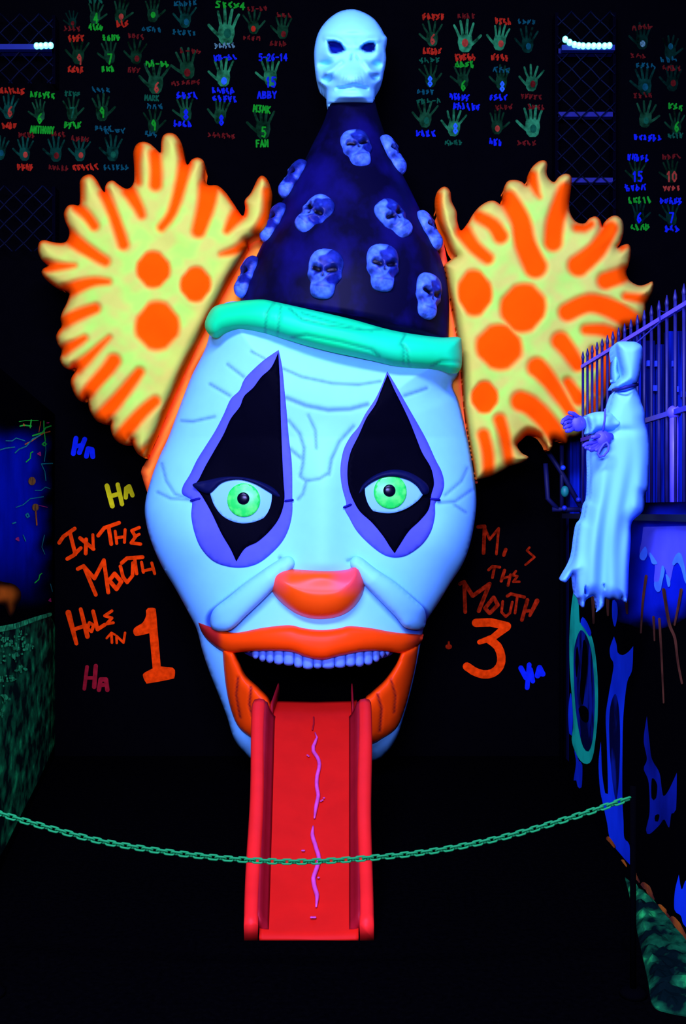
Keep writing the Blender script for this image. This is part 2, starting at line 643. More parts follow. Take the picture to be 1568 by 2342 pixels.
# ------------------------------------------------------------------ glowing hand prints of earlier players
GLYPH = {
    '0': [[(.5, 0), (.1, .3), (.1, .7), (.5, 1), (.9, .7), (.9, .3), (.5, 0)]], '1': [[(.25, .25), (.55, 0), (.55, 1)]],
    '4': [[(.7, 1), (.7, 0), (.1, .65), (.95, .65)]], '5': [[(.85, 0), (.2, 0), (.15, .42), (.6, .38), (.9, .65), (.6, 1), (.1, .92)]],
    '6': [[(.8, .02), (.3, .3), (.12, .7), (.45, 1), (.85, .75), (.6, .5), (.15, .65)]], '7': [[(.1, 0), (.9, 0), (.4, 1)]],
    '8': [[(.5, .48), (.15, .25), (.5, 0), (.85, .25), (.5, .48), (.1, .75), (.5, 1), (.9, .75), (.5, .48)]],
    '9': [[(.85, .35), (.5, .55), (.15, .3), (.5, 0), (.85, .3), (.8, 1)]], '2': [[(.1, .25), (.5, 0), (.85, .3), (.1, 1), (.9, 1)]], '3': [[(.1, 0), (.8, .0), (.45, .45), (.85, .7), (.5, 1), (.1, .9)]],
    '-': [[(.15, .5), (.85, .5)]], '!': [[(.5, 0), (.5, .7)], [(.5, .95), (.5, 1)]],
    'F': [[(.15, 1), (.15, 0), (.9, 0)], [(.15, .48), (.75, .48)]], 'A': [[(.05, 1), (.5, 0), (.95, 1)], [(.25, .62), (.75, .62)]],
    'N': [[(.1, 1), (.1, 0), (.9, 1), (.9, 0)]], 'T': [[(0, 0), (1, 0)], [(.5, 0), (.5, 1)]], 'H': [[(.1, 0), (.1, 1)], [(.9, 0), (.9, 1)], [(.1, .5), (.9, .5)]],
    'O': [[(.5, 0), (.05, .5), (.5, 1), (.95, .5), (.5, 0)]], 'Y': [[(.05, 0), (.5, .5), (.95, 0)], [(.5, .5), (.5, 1)]],
    'B': [[(.1, 0), (.1, 1), (.8, .9), (.85, .65), (.15, .5), (.75, .35), (.7, .05), (.1, 0)]], 'M': [[(.05, 1), (.1, 0), (.5, .6), (.9, 0), (.95, 1)]],
    'R': [[(.1, 1), (.1, 0), (.8, .1), (.75, .42), (.15, .5), (.9, 1)]], 'K': [[(.1, 0), (.1, 1)], [(.85, 0), (.15, .5), (.9, 1)]],
    'S': [[(.9, .05), (.3, .05), (.15, .3), (.8, .6), (.8, .9), (.1, .95)]], 'P': [[(.1, 1), (.1, 0), (.85, .12), (.8, .42), (.12, .52)]], 'E': [[(.9, 0), (.1, 0), (.1, 1), (.9, 1)], [(.1, .5), (.7, .5)]]}
rh = random.Random(21)


def write(p, cx, cy, w, h, text, r, tilt=0.0):
    """hand lettering; '~' stands for a letter nobody can make out, only a scribble"""
    n = len(text)
    cw = w / n
    c, s = math.cos(tilt), math.sin(tilt)
    for i, ch in enumerate(text):
        if ch == '~':
            q = [(rh.uniform(0, 1), rh.uniform(0, .25)), (rh.uniform(0, .5), rh.uniform(.2, .6)), (rh.uniform(.5, 1), rh.uniform(.4, .8)), (rh.uniform(0, 1), rh.uniform(.75, 1))]
            gl = [q, [(rh.uniform(0, .3), rh.uniform(0, .4)), (rh.uniform(0, .6), rh.uniform(.6, 1))]]
        else:
            gl = GLYPH.get(ch, [])
        for st in gl:
            pts = []
            for gx, gy in st:
                x = -w / 2 + cw * (i + 0.12 + 0.76 * gx)
                y = -h / 2 + h * gy
                pts.append((cx + x * c - y * s, cy + x * s + y * c))
            p.line(pts, r)


def hand_marks(p, cx, cy, h, rot, mirror, spread):
    c, s = math.cos(rot), math.sin(rot)

    def tr(x, y):
        x *= mirror
        return (cx + (x * c - y * s) * h, cy + (x * s + y * c) * h)
    p.poly([tr(x, y) for x, y in [(-.20, .02), (-.22, .2), (-.17, .42), (-.08, .5), (.1, .5), (.19, .4), (.24, .2), (.22, 0), (.1, -.05), (-.1, -.05)]])
    for (x0, y0), (x1, y1), (x2, y2), r in [((-.17, .0), (-.26 * spread, -.2), (-.33 * spread, -.34), .042), ((-.06, -.04), (-.09 * spread, -.28), (-.12 * spread, -.46), .047),
                                            ((.06, -.04), (.08 * spread, -.28), (.11 * spread, -.5), .047), ((.16, .0), (.24 * spread, -.2), (.30 * spread, -.38), .043), ((.19, .28), (.36, .14), (.50, .0), .05)]:
        p.line([tr(x0, y0), tr(x1, y1), tr(x2, y2)], r * h, r * h * .8)


def hmat(k, tint):
    base = {'g': (0.010, 0.085, 0.018), 't': (0.004, 0.062, 0.022), 'b': (0.016, 0.17, 0.035)}[tint]
    return mat('hand_paint_%s_%d' % (tint, int(k * 100)), tuple(v * k * .8 for v in base), 0.9, 0.0, vary=0.9, scale=30)


TX = {'r': mat('dim_red_marker', (0.10, 0.007, 0.004), 0.9, 0.0, vary=0.6, scale=60), 'R': mat('red_marker', (0.34, 0.016, 0.004), 0.9, 0.0, vary=0.5, scale=60),
      'g': mat('dim_green_marker', (0.004, 0.075, 0.02), 0.9, 0.0, vary=0.5, scale=60), 'G': mat('green_marker', (0.006, 0.26, 0.008), 0.9, 0.0, vary=0.4, scale=60),
      'b': mat('dim_blue_marker', (0.002, 0.006, 0.12), 0.9, 0.0, vary=0.5, scale=60), 'B': mat('blue_marker', (0.005, 0.014, 0.28), 0.9, 0.0, vary=0.4, scale=60),
      't': mat('teal_marker', (0.003, 0.06, 0.045), 0.9, 0.0, vary=0.5, scale=60), 'O': mat('orange_marker', (0.30, 0.035, 0.012), 0.9, 0.0, vary=0.5, scale=60),
      'W': mat('pale_marker', (0.10, 0.25, 0.16), 0.9, 0.0, vary=0.9, scale=160), 'C': mat('sky_marker', (0.02, 0.12, 0.36), 0.9, 0.0, vary=0.4, scale=60)}
CN = {'r': 'dim red', 'R': 'red', 'g': 'dim green', 'G': 'bright green', 'b': 'dim blue', 'B': 'blue', 't': 'teal', 'O': 'orange', 'W': 'pale', 'C': 'sky blue'}
# centre x, y, size, strength, tint, top (x, y, w, text, colour), number (text, colour, dy), bottom (x, y, w, text, colour)
HL = [
    (165, 45, 40, .35, 't', None, ('~', 'r', 8), (165, 66, 38, '~~~~', 'r')),
    (218, 30, 52, .7, 'g', (218, 1, 34, '~~~', 'g'), ('4', 'G', 12), (219, 62, 32, '~~~~', 'G')),
    (276, 26, 56, .6, 'g', None, ('~', 'O', 12), (280, 55, 28, '~~~', 'R')),
    (349, 24, 56, .55, 'g', None, ('~', 'G', 10), (346, 67, 48, '~~~~', 't')),
    (425, 36, 58, .9, 't', (424, 8, 54, '~~~~~', 't'), ('~', 't', 14), (422, 75, 58, '~~~~~', 't')),
    (519, 62, 84, 1.5, 'b', (526, 12, 70, 'S~~~4', 'G'), ('~', 'g', 14), (514, 104, 48, '~~~~~', 'W')),
    (578, 52, 54, .7, 'g', (588, 20, 46, '~~-~~', 'r'), ('~', 'R', 14), (575, 87, 40, '~~~~', 'r')),
    (647, 62, 56, .6, 'g', (650, 35, 36, '~~~', 'r'), ('~', 'r', 16), (636, 100, 40, '~~~~', 'r')),
    (180, 118, 60, .4, 'g', (174, 87, 38, '~~~~', 'R'), ('9', 'O', 18), (173, 159, 38, '~~~~', 'R')),
    (250, 120, 54, .5, 'g', (254, 86, 40, '~~~~', 'G'), ('7', 'G', 15), (247, 158, 30, '~~~', 'G')),
    (312, 120, 56, .45, 'g', (311, 83, 38, '~~~~', 'r'), ('~', 'r', 14), (306, 160, 30, '~~~', 'r')),
    (357, 178, 76, .9, 'g', (360, 146, 56, '~~-~~', 'G'), ('6', 'O', 22), (347, 224, 34, 'MARK', 'g')),
    (427, 146, 72, .7, 'g', (435, 117, 50, '~-~~', 'r'), ('~', 'r', 20), (425, 189, 68, '~~~~~~', 'r')),
    (511, 165, 68, 1.5, 'b', (515, 131, 54, '~~-~~', 'B'), ('~', 'C', 20), (510, 207, 52, '~~~~~', 'B')),
    (618, 166, 66, 1.2, 'b', (624, 131, 66, '5-26-14', 'B'), ('15', 'B', 22), (610, 217, 46, 'ABBY', 'B')),
    (22, 245, 56, 1.1, 't', (28, 208, 56, '~~~~~~', 'R'), ('6', 'O', 10), (21, 288, 34, '~~~~', 'R')),
    (90, 253, 50, 1.0, 'g', (97, 217, 56, '~~~~~~', 'G'), ('6', 'G', 18), (96, 297, 56, 'ANTHONY', 'G')),
    (164, 250, 54, .6, 'g', (165, 215, 36, '~~~~', 'g'), ('7', 'g', 8), (166, 286, 40, '~~~~', 'G')),
    (232, 247, 62, .7, 'g', (231, 206, 44, '~~~~', 't'), ('9', 'G', 10), (236, 293, 40, '~~~~', 't')),
    (350, 278, 56, .4, 'g', (354, 243, 38, '~~~', 't'), ('9', 'G', 8), (345, 307, 28, '~~~', 't')),
    (424, 250, 58, .8, 'g', (427, 218, 50, '~~~~', 'B'), ('8', 'B', 12), (417, 284, 42, '~~~~', 'B')),
    (505, 255, 60, .9, 'g', (514, 226, 58, '~~~~~', 'B'), ('8', 'B', 20), (506, 310, 64, '~~~~~~', 'r')),
    (602, 282, 74, .55, 'g', (604, 250, 52, 'M3MKG', 'G'), ('5', 'G', 20), (599, 328, 30, 'FAN', 'G')),
    (2, 340, 54, .9, 't', None, ('~', 't', 10), None),
    (57, 342, 54, 1.0, 't', (62, 309, 40, '~~~~', 'r'), ('~', 'O', 12), (57, 382, 36, '~~~~', 'R')),
    (128, 342, 58, .8, 't', (132, 307, 36, '~~~~', 'r'), ('~', 'r', 14), (134, 384, 48, '~~~~~', 'r')),
    (184, 343, 54, .8, 't', (183, 318, 42, '~~~~', 'r'), ('~', 'O', 12), (195, 382, 60, '~~~~~~', 'R')),
    (258, 340, 60, .8, 't', (262, 300, 50, '~-~~', 't'), ('~', 'g', 14), (265, 383, 60, '~~~~~~', 't')),
    (988, 78, 58, .9, 'g', (991, 38, 52, '~~~~~', 'R'), ('6', 'O', 12), (988, 117, 44, '~~~~~', 'R')),
    (1062, 84, 74, 1.7, 'b', (1066, 37, 44, '~~~~', 'r'), ('~', 'O', 14), (1063, 131, 48, '~~~~~', 'R')),
    (1144, 86, 62, 1.3, 'b', (1150, 49, 38, '~~~~', 'R'), ('~', 'O', 14), (1143, 131, 42, '~~~~', 'R')),
    (1207, 92, 60, .5, 't', (1204, 50, 42, '~~~~', 't'), ('~', 't', 14), None),
    (982, 174, 54, .5, 'g', (982, 138, 50, '~~~~', 'g'), ('8', 'C', 12), (973, 210, 40, '~~~~', 't')),
    (1058, 174, 56, .5, 'g', (1062, 148, 44, '~~~~', 'G'), ('6', 'G', 22), (1050, 222, 46, '~~~~~', 'B')),
    (1147, 178, 56, .6, 'g', (1146, 160, 40, '~~~', 't'), ('8', 'C', 20), (1139, 223, 42, '~~~~', 'B')),
    (1217, 180, 60, 1.1, 'b', None, ('~', 'r', 12), (1214, 221, 50, '~~~~~', 'r')),
    (974, 262, 62, .9, 'g', (980, 231, 58, '~~~-~', 'g'), ('~', 'g', 14), (973, 306, 46, '~~~~', 'B')),
    (1040, 282, 62, 1.2, 'b', (1066, 244, 62, '~~~~~~', 'B'), ('8', 'C', 12), (1037, 326, 42, '~~~~', 'g')),
    (1136, 280, 56, .5, 'g', (1152, 245, 40, '~~~~', 'r'), ('~', 'O', 14), (1133, 325, 32, '~~~', 'B')),
    (1218, 278, 74, 1.5, 'b', (1226, 245, 40, '~~~~', 'r'), ('~', 'g', 16), (1204, 327, 44, '~~~~', 'r')),
    (1468, 84, 60, .3, 't', (1468, 62, 48, '~~~~', 'r'), ('~', 'W', 16), (1460, 128, 40, '~~~', 'r')),
    (1532, 110, 56, .35, 't', None, ('~', 't', -4), (1528, 136, 40, '~~~', 't')),
    (1474, 185, 66, .6, 't', (1476, 150, 46, '~~~~', 't'), ('~', 't', 14), (1470, 218, 46, '~~~~', 'r')),
    (1538, 180, 60, .3, 't', (1536, 156, 46, '~~~~', 'r'), ('~', 'r', 10), None),
    (1476, 262, 62, .8, 'g', None, ('~', 'g', 14), (1481, 315, 66, '~~~~~~', 'B')),
    (1546, 282, 52, .5, 'g', (1544, 245, 34, '~~~', 'G'), ('6', 'G', 8), (1544, 310, 36, '~~~~', 'g')),
    (1456, 392, 52, .45, 'g', (1459, 361, 50, '~~~~~', 'B'), ('15', 'B', 12), (1452, 429, 50, '~~~~', 'B')),
    (1534, 392, 54, .35, 'g', (1535, 358, 44, '~~~~', 'r'), ('10', 'O', 12), (1535, 430, 42, '~~~~', 'O')),
    (1460, 488, 52, .4, 't', (1463, 458, 54, '~~~~~', 'G'), ('6', 'B', 10), (1463, 520, 44, '~~~~', 'G')),
    (1534, 490, 54, .4, 't', (1534, 460, 52, '~~~~~', 'B'), ('7', 'B', 8), (1536, 523, 34, '~~~', 'B')),
]
for i, (cx, cy, h, k, tint, top, num, bot) in enumerate(HL):
    p = Paint(on_back, 0.001)
    hand_marks(p, cx, cy - h * 0.02, h, rh.uniform(-.16, .16), -1 if rh.random() < .8 else 1, rh.uniform(.85, 1.2))
    bits = []
    if top:
        bits.append('%s writing above' % CN[top[4]])
    if bot:
        bits.append('%s writing below' % CN[bot[4]])
    hp = p.build('handprint', hmat(k, tint), wall_back, 'green hand print' + (' with ' + ' and '.join(bits) if bits else ' at the picture edge'))
    for nm, t in (('painted_caption', top), ('painted_caption', bot)):
        if t:
            p = Paint(on_back, 0.0026)
            write(p, t[0], t[1], t[2], 15 if t[4] in 'BGR' else 12, t[3], 1.9 if t[4] in 'BGR' else 1.5, rh.uniform(-.06, .1))
            p.build(nm, TX[t[4]], hp)
    p = Paint(on_back, 0.0032)
    if num[0] == '~':
        p.disc((cx + 1, cy + num[2]), h * .10, h * .13)
    else:
        write(p, cx + 1, cy + num[2], 13 * len(num[0]), 22, num[0], 2.0)
    p.build('painted_number', TX[num[1]], hp)

# ------------------------------------------------------------------ mural on the low left partition
S7 = (0.0, 940.0, 0.23064)
SPRAY2 = mat('sky_airbrush', attr=True, rough=.85, spec=0, vary=.35, scale=5)
WALLC = (0.0008, 0.0008, 0.0012)
soft_paint('mural_night_sky', on_left, [(-60, 960, 1), (60, 958), (119, 957, 1), (120, 1200, 1), (121, 1420, 1), (60, 1422), (-60, 1428, 1)], SPRAY2, WALLC, (0.002, 0.012, 0.30), 60, wall_left, 'dark blue painted sky', .001, 9,
           lambda P: sst((P[:, 1] - 965) / 70) * sst((1400 - P[:, 1]) / 190))
VG = mat('mural_green', (0.02, 0.95, 0.03), .8, .05, vary=.5)
VT = mat('mural_teal', (0.008, 0.42, 0.22), .8, .05, vary=.5)
VO = mat('mural_orange', (0.95, 0.20, 0.012), .8, .05, vary=.6)
VP = mat('mural_pink', (0.75, 0.03, 0.13), .8, .05, vary=.4)


def vines(label, material, jobs, curve=False):
    p = Paint(on_left, 0.003)
    for pts, r in jobs:
        p.line(Z(pts, *S7), r, curve=curve)
    return p.build('painted_vine', material, wall_left, label)


vines('bright green vine strokes', VG, [([(200, 150), (240, 140), (310, 150)], 1.6), ([(310, 90), (300, 165)], 1.4), ([(190, 105), (250, 95), (380, 95)], .7), ([(435, 100), (435, 170), (450, 300)], 1.2), ([(505, 148), (455, 165), (420, 215), (325, 245)], 1.6),
                                      ([(420, 330), (440, 310), (460, 328), (440, 345), (420, 330)], 1.5), ([(325, 405), (305, 415), (300, 470), (260, 505)], 1.2), ([(415, 1610), (395, 1625), (385, 1670), (345, 1705)], 1.2)])
vines('dim teal vine strokes', VT, [([(0, 385), (60, 368), (145, 358)], 1.2), ([(60, 295), (120, 297), (160, 268), (245, 295)], 1.0), ([(150, 415), (190, 378), (260, 350), (320, 280), (400, 240)], 1.3), ([(450, 300), (455, 390), (440, 500)], .8), ([(410, 525), (520, 520)], 1.3), ([(410, 525), (445, 600), (455, 690)], 1.0),
                                   ([(350, 787), (410, 787), (450, 755), (495, 770)], 1.0), ([(160, 955), (230, 930), (300, 870), (430, 850)], .9), ([(230, 1230), (255, 1290)], 1.0), ([(440, 1230), (415, 1350), (445, 1420)], .8), ([(255, 1030), (275, 1015), (290, 1045), (270, 1055), (255, 1030)], 1.3), ([(125, 1115), (155, 1105)], 1.4), ([(40, 1735), (55, 1722), (70, 1740), (52, 1752), (40, 1735)], 1.3), ([(500, 1715), (520, 1790)], .8)])
vines('orange vine strokes', VO, [([(250, 330), (310, 300), (380, 250), (430, 220), (495, 203)], 1.4), ([(385, 210), (405, 105)], .6), ([(235, 130), (240, 145)], 1.6), ([(355, 985), (365, 1130)], 1.6)])
vines('small pink rings', VP, [([(375, 425), (398, 410), (402, 440), (375, 425)], 1.5), ([(160, 1270), (180, 1255), (186, 1285), (160, 1270)], 1.6), ([(385, 935), (470, 955)], .7), ([(485, 1880), (500, 1860), (505, 1890), (485, 1880)], 1.1), ([(465, 118), (485, 116)], 1.3)])
p = Paint(on_left, 0.0035)
for c, rx, ry in [((318, 695), 36, 42), ((352, 955), 34, 36)]:
    q = Z([c], *S7)[0]
    p.disc(q, rx * .23, ry * .23, 18)
p.build('painted_lantern', mat2('lantern_glow', (0.08, 0.03, 0.012), (0.45, 0.17, 0.015), 30, (1, 1, 1), .35, .6), wall_left, 'brown painted lanterns')
soft_paint('painted_flame', on_left, Z([(-60, 1700), (60, 1700), (150, 1725), (205, 1790), (205, 1870), (165, 1930), (145, 1990), (105, 2050), (68, 1990), (40, 1930), (-10, 1920), (-60, 1910)], *S7), SPRAY2, (0.012, 0.004, 0.002), (1.0, 0.20, 0.008), 26, wall_left, 'orange painted flame patch', .0035, 4)
GR = mat2('mural_grass_paint', (0.0008, 0.012, 0.005), (0.006, 0.20, 0.032), 20, (1, .4, .75), .42, .60, c2=(0.02, 0.62, 0.08))
p = Paint(on_left, 0.001)
p.area([(-40, 1460, 1), (20, 1438), (70, 1418), (112, 1405), (128, 1440, 1), (130, 1690, 1), (95, 1770), (45, 1870), (5, 1950), (-40, 2010, 1)], 16, 20)
p.build('mural_grass', GR, wall_left, 'mottled green painted grass bank')
p = Paint(on_left, 0.003)
rg = random.Random(5)
for cx_, cy_, s_ in [(8, 1462, 13), (45, 1458, 14), (62, 1478, 12), (5, 1500, 14), (35, 1500, 12), (50, 1530, 12), (2, 1560, 16), (12, 1595, 14), (4, 1630, 14), (28, 1550, 10), (20, 1470, 10), (40, 1480, 9)]:
    for _ in range(13):
        p.disc((cx_ + rg.gauss(0, s_ * .5), cy_ + rg.gauss(0, s_ * .5)), rg.uniform(1.5, 4.5), rg.uniform(1.5, 4), 7)
p.line([(-20, 1443), (35, 1432), (80, 1416), (115, 1405)], 7, 4)
p.build('painted_leaves', mat2('mural_leaf_paint', (0.008, 0.14, 0.025), (0.05, 0.85, 0.13), 40, (1, 1, 1), .4, .65), wall_left, 'bright green painted leaf clusters')

# ------------------------------------------------------------------ paint on the right half wall
S4 = (1200.0, 1300.0, 0.44498)
S8 = (1380.0, 700.0, 0.33333)


def rp(name, label, material, polys, frame=S4, step=6, res=12, lift=0.001):
    p = Paint(on_right, lift)
    for q in polys:
        p.area(Z(q, *frame), step, res)
    return p.build(name, material, wall_right, label)


INDIGO = mat2('indigo_spray', (0.001, 0.006, 0.13), (0.004, 0.016, 0.38), 2.0, (1, 1, .6), .3, .6)
VIOLET = mat2('violet_icing', (0.05, 0.06, 0.42), (0.09, 0.10, 0.60), 3.0, (1, 1, 1), .3, .6)
PALE = mat2('pale_blue_drip', (0.04, 0.14, 0.6), (0.06, 0.26, 0.8), 8, (1, 1, 1), .3, .6)
SOFTP = mat('soft_blue', attr=True, rough=.85, spec=0, vary=.25, scale=8)
soft_paint('blue_patch', on_right, [(1405, 1150, 1), (1500, 1149), (1620, 1147, 1), (1620, 1340), (1570, 1412), (1500, 1440), (1440, 1430), (1400, 1390)], SOFTP, WALLC, (0.003, 0.014, 0.36), 62, wall_right, 'deep blue wall patch below the ledge, fading at its rim', .001, 10, lambda P: (P[:, 1] > 0) * 1.0)  # blue blends into the black wall colour towards its rim
rp('painted_icing', 'violet dripping icing band', VIOLET, [[(270, 1515, 1), (420, 1512), (640, 1505, 1), (640, 1790), (560, 1830), (520, 1730), (480, 1780), (450, 1900), (415, 1790), (390, 1900), (370, 1960), (345, 1890), (350, 1770), (310, 1720), (285, 1650), (262, 1730), (245, 1690), (262, 1600)]], S8, 8, 12, .002)
rp('painted_drip', 'pale blue icing drips', PALE, [[(285, 1650), (300, 1700), (278, 1745), (250, 1735), (248, 1700)], [(315, 1690), (360, 1750), (365, 1770), (330, 1765)], [(400, 1780), (418, 1810), (400, 1900), (390, 1950), (368, 1962), (348, 1930), (348, 1890), (375, 1890), (390, 1830)], [(500, 1700), (530, 1700), (555, 1790), (570, 1900), (555, 1890), (530, 1800), (505, 1760), (480, 1780), (470, 1760)], [(425, 1840), (452, 1870), (455, 1915), (440, 1925)]], S8, 4, 6, .003)
BRN = mat('brown_streak', (0.11, 0.035, 0.012), .85, .03, vary=.75, scale=14)
p = Paint(on_right, 0.003)
for pts, r in [([(622, 40), (605, 170), (595, 330)], 3.4), ([(660, 250), (665, 370)], 3), ([(690, 260), (700, 430), (712, 690)], 3), ([(712, 110), (740, 280), (770, 360), (785, 480), (806, 590)], 4), ([(802, 110), (790, 180), (768, 290)], 3.6), ([(348, 150), (352, 280)], 4), ([(424, 150), (426, 240)], 4), ([(520, 170), (524, 230)], 4)]:
    p.line(Z(pts, *S4), r, r * .6, curve=len(pts) > 2)
p.build('painted_streak', BRN, wall_right, 'brown dripping streaks')
TEAL = mat2('teal_frame_paint', (0.003, 0.26, 0.11), (0.008, 0.56, 0.22), 7, (1, 1, 1), .35, .6)
DBL = mat2('mirror_blue', (0.0006, 0.002, 0.02), (0.003, 0.014, 0.16), 5.5, (1, 2.2, .8), .46, .58)
BLF = mat2('ghost_blue_paint', (0.002, 0.016, 0.26), (0.005, 0.045, 0.52), 5, (1, 1, .5), .3, .6)
DGH = mat2('dim_ghost_paint', (0.001, 0.005, 0.07), (0.003, 0.012, 0.17), 6, (1, 1, .6), .3, .6)
rp('painted_mirror_frame', 'teal oval frame', TEAL, [[(262, 60), (240, 180), (228, 350), (230, 520), (241, 660), (248, 800), (240, 880), (255, 935), (278, 980), (305, 1003), (332, 1000), (350, 960), (362, 880), (372, 780), (375, 650), (370, 520), (355, 400), (332, 325), (300, 285), (282, 280), (276, 190), (270, 110)]], S4, 6, 10, .001)
rp('painted_mirror', 'dark blue glass with a shadowy face', DBL, [[(285, 318), (262, 370), (250, 450), (252, 600), (262, 740), (280, 850), (300, 920), (325, 940), (345, 890), (355, 780), (358, 650), (350, 500), (335, 400), (312, 340)]], S4, 6, 10, .002)
rp('painted_mirror_shade', 'black strokes in the oval mirror', BLACK, [[(300, 370), (318, 400), (322, 480), (310, 600), (296, 700), (282, 640), (290, 500)], [(275, 720), (300, 705), (325, 730), (322, 790), (292, 780)], [(268, 400), (276, 470), (264, 560), (258, 470)]], S4, 6, 8, .003)
rp('painted_drip', 'blue drips at the teal frame', BLF, [[(235, 640), (222, 740), (228, 850), (240, 860), (246, 760)], [(254, 935), (262, 1000), (250, 1090), (264, 1090), (270, 1120), (290, 1125), (294, 1010), (278, 990)], [(296, 250), (318, 275), (340, 330), (330, 348), (306, 310), (285, 280)]], S4, 6, 8, .0025)
rp('painted_ghost', 'tall blue ghost figure with a pointed head', BLF, [[(457, 350, 1), (470, 390), (476, 432), (500, 446), (530, 430), (556, 400, 1), (550, 520), (526, 580), (512, 680), (503, 800), (500, 1000), (500, 1180), (506, 1300), (510, 1385), (536, 1420), (541, 1525, 1), (500, 1480), (440, 1400), (420, 1300), (400, 1210), (385, 1130), (378, 1000), (390, 890, 1), (396, 1050), (412, 1155), (426, 1160), (420, 900), (415, 760), (430, 650), (455, 500), (440, 460), (436, 410)], [(450, 165), (470, 175), (476, 230), (462, 300), (448, 250)]], S4, 6, 10, .001)
rp('painted_ghost_shade', 'dark oval shade inside the blue ghost', DBL, [[(462, 645), (440, 700), (432, 800), (436, 950), (450, 1100), (468, 1190), (482, 1080), (488, 900), (485, 760), (476, 680)]], S4, 6, 10, .002)
rp('painted_ghost', 'dim blue winged ghost figure', DGH, [[(626, 760, 1), (640, 900), (652, 980), (690, 1050), (702, 1130), (712, 1170), (738, 1140), (780, 1050, 1), (775, 1240), (752, 1260), (740, 1332), (715, 1290), (690, 1320), (640, 1365), (622, 1345), (640, 1250), (635, 1100), (610, 1030), (626, 980), (610, 880)]], S4, 6, 10, .001)
rp('painted_ghost_shade', 'dark streak inside the dim winged ghost', BLACK, [[(652, 1080), (678, 1110), (672, 1180), (650, 1180)], [(668, 1270), (690, 1265), (682, 1300), (668, 1298)]], S4, 5, 8, .002)
rp('painted_ghost', 'blue splash figure at the frame edge', BLF, [[(790, 1575, 1), (805, 1650), (830, 1600), (880, 1640), (900, 1780), (860, 1860), (815, 1830), (800, 1785), (768, 1755), (770, 1660)]], S4, 6, 10, .001)
EDG = mat2('orange_edge_paint', (0.10, 0.022, 0.01), (0.48, 0.12, 0.008), 10, (1, 1, 1), .38, .6)
p = Paint(on_right, 0.003)
for pts, r, r1 in [([(150, 215), (185, 255), (225, 310)], 4.5, 3), ([(318, 485), (350, 535)], 5, 4), ([(438, 580), (462, 630)], 5, 4), ([(462, 630), (508, 720)], 3, 2.5), ([(560, 755), (610, 790), (640, 860)], 6.5, 6), ([(640, 860), (675, 920)], 5, 3), ([(745, 1015), (800, 1060)], 7.5, 6.5), ([(800, 1060), (850, 1120)], 3, 3), ([(895, 1160), (950, 1215), (1000, 1300)], 8.5, 7), ([(1000, 1300), (1060, 1400)], 6.5, 5.5)]:
    p.line(Z([(x, y - 26) for x, y in pts], 1360, 1880, .19734), r, r1)
p.build('painted_edging', EDG, wall_right, 'orange paint blobs along the wall foot')

# green turf on the floor along the right half wall
TURF = mat2('turf', (0.0004, 0.004, 0.003), (0.003, 0.070, 0.016), 13, (1, 1, 1), .44, .60, c2=(0.012, 0.34, 0.045))


def on_floor(px, py):
    Y = EYE * FPX / (py - CY)
    return ((px - CX) * Y / FPX, Y)


loop = np.array([on_floor(*p) for p in spline([(1428, 2008, 1), (1441, 2060), (1460, 2150), (1480, 2240), (1492, 2300), (1530, 2318), (1600, 2330, 1), (1600, 2172, 1), (1520, 2090), (1470, 2045)], 8)])
loop[:, 0] = np.minimum(loop[:, 0], XR - 0.004)
P, TT, bd = tri_core(loop, 0.016)
sd = loop_dist(P, loop)
zz = 0.004 + np.clip(sd / .02, 0, 1) * (0.018 + 0.012 * wob(P, .02) + np.array([rg.uniform(0, .012) for _ in P]))
v = [(x, y, z) for (x, y), z in zip(P, zz)] + [(x, y, 0.0) for x, y in P]
n = len(P)
o = mesh_obj('artificial_turf', v, [tuple(t) for t in TT] + [tuple(t[::-1] + n) for t in TT] + [(a, b, b + n, a + n) for a, b in bd], TURF, None, None, False, None, (0.9, 3.0, 0))
o['kind'] = 'stuff'
tag(o, 'mottled green turf strip on the floor along the painted half wall', 'turf')

# ------------------------------------------------------------------ the clown head
clown = root('clown_head', (-0.12, 4.9, 0.0), 'giant glowing white clown head with open mouth, orange hair tufts and pointed skull hat', 'clown head')
SKIN = mat('clown_skin', attr=True, rough=.5, spec=.06, vary=.04)
SKINC = np.array((0.225, 0.74, 0.97))
WRK = np.array((0.055, 0.17, 0.62))
FACE = spline([(500, 705), (560, 690), (700, 720), (850, 752), (1000, 782), (1046, 800), (1050, 850), (1034, 880), (1047, 915), (1060, 965), (1073, 1025), (1084, 1090), (1089, 1150), (1079, 1225), (1060, 1285), (1030, 1333), (1000, 1382), (975, 1420), (965, 1450), (955, 1505), (940, 1575), (922, 1640), (905, 1690), (880, 1724), (845, 1742), (720, 1748), (590, 1740), (560, 1722), (535, 1690), (519, 1640), (500, 1590), (480, 1540), (463, 1490), (450, 1440), (430, 1400), (400, 1345), (370, 1295), (346, 1240), (333, 1190), (332, 1150), (344, 1100), (362, 1050), (385, 1000), (410, 932), (438, 860), (470, 795)], 8)
MOUTH = spline([(533, 1492, 1), (580, 1488), (660, 1489), (700, 1502), (737, 1508), (772, 1500), (830, 1489), (880, 1488), (918, 1492, 1), (905, 1525), (880, 1560), (850, 1588), (834, 1606), (833, 1660), (825, 1672), (720, 1676), (625, 1672), (618, 1660), (617, 1612), (592, 1580), (560, 1550), (545, 1520)], 6)
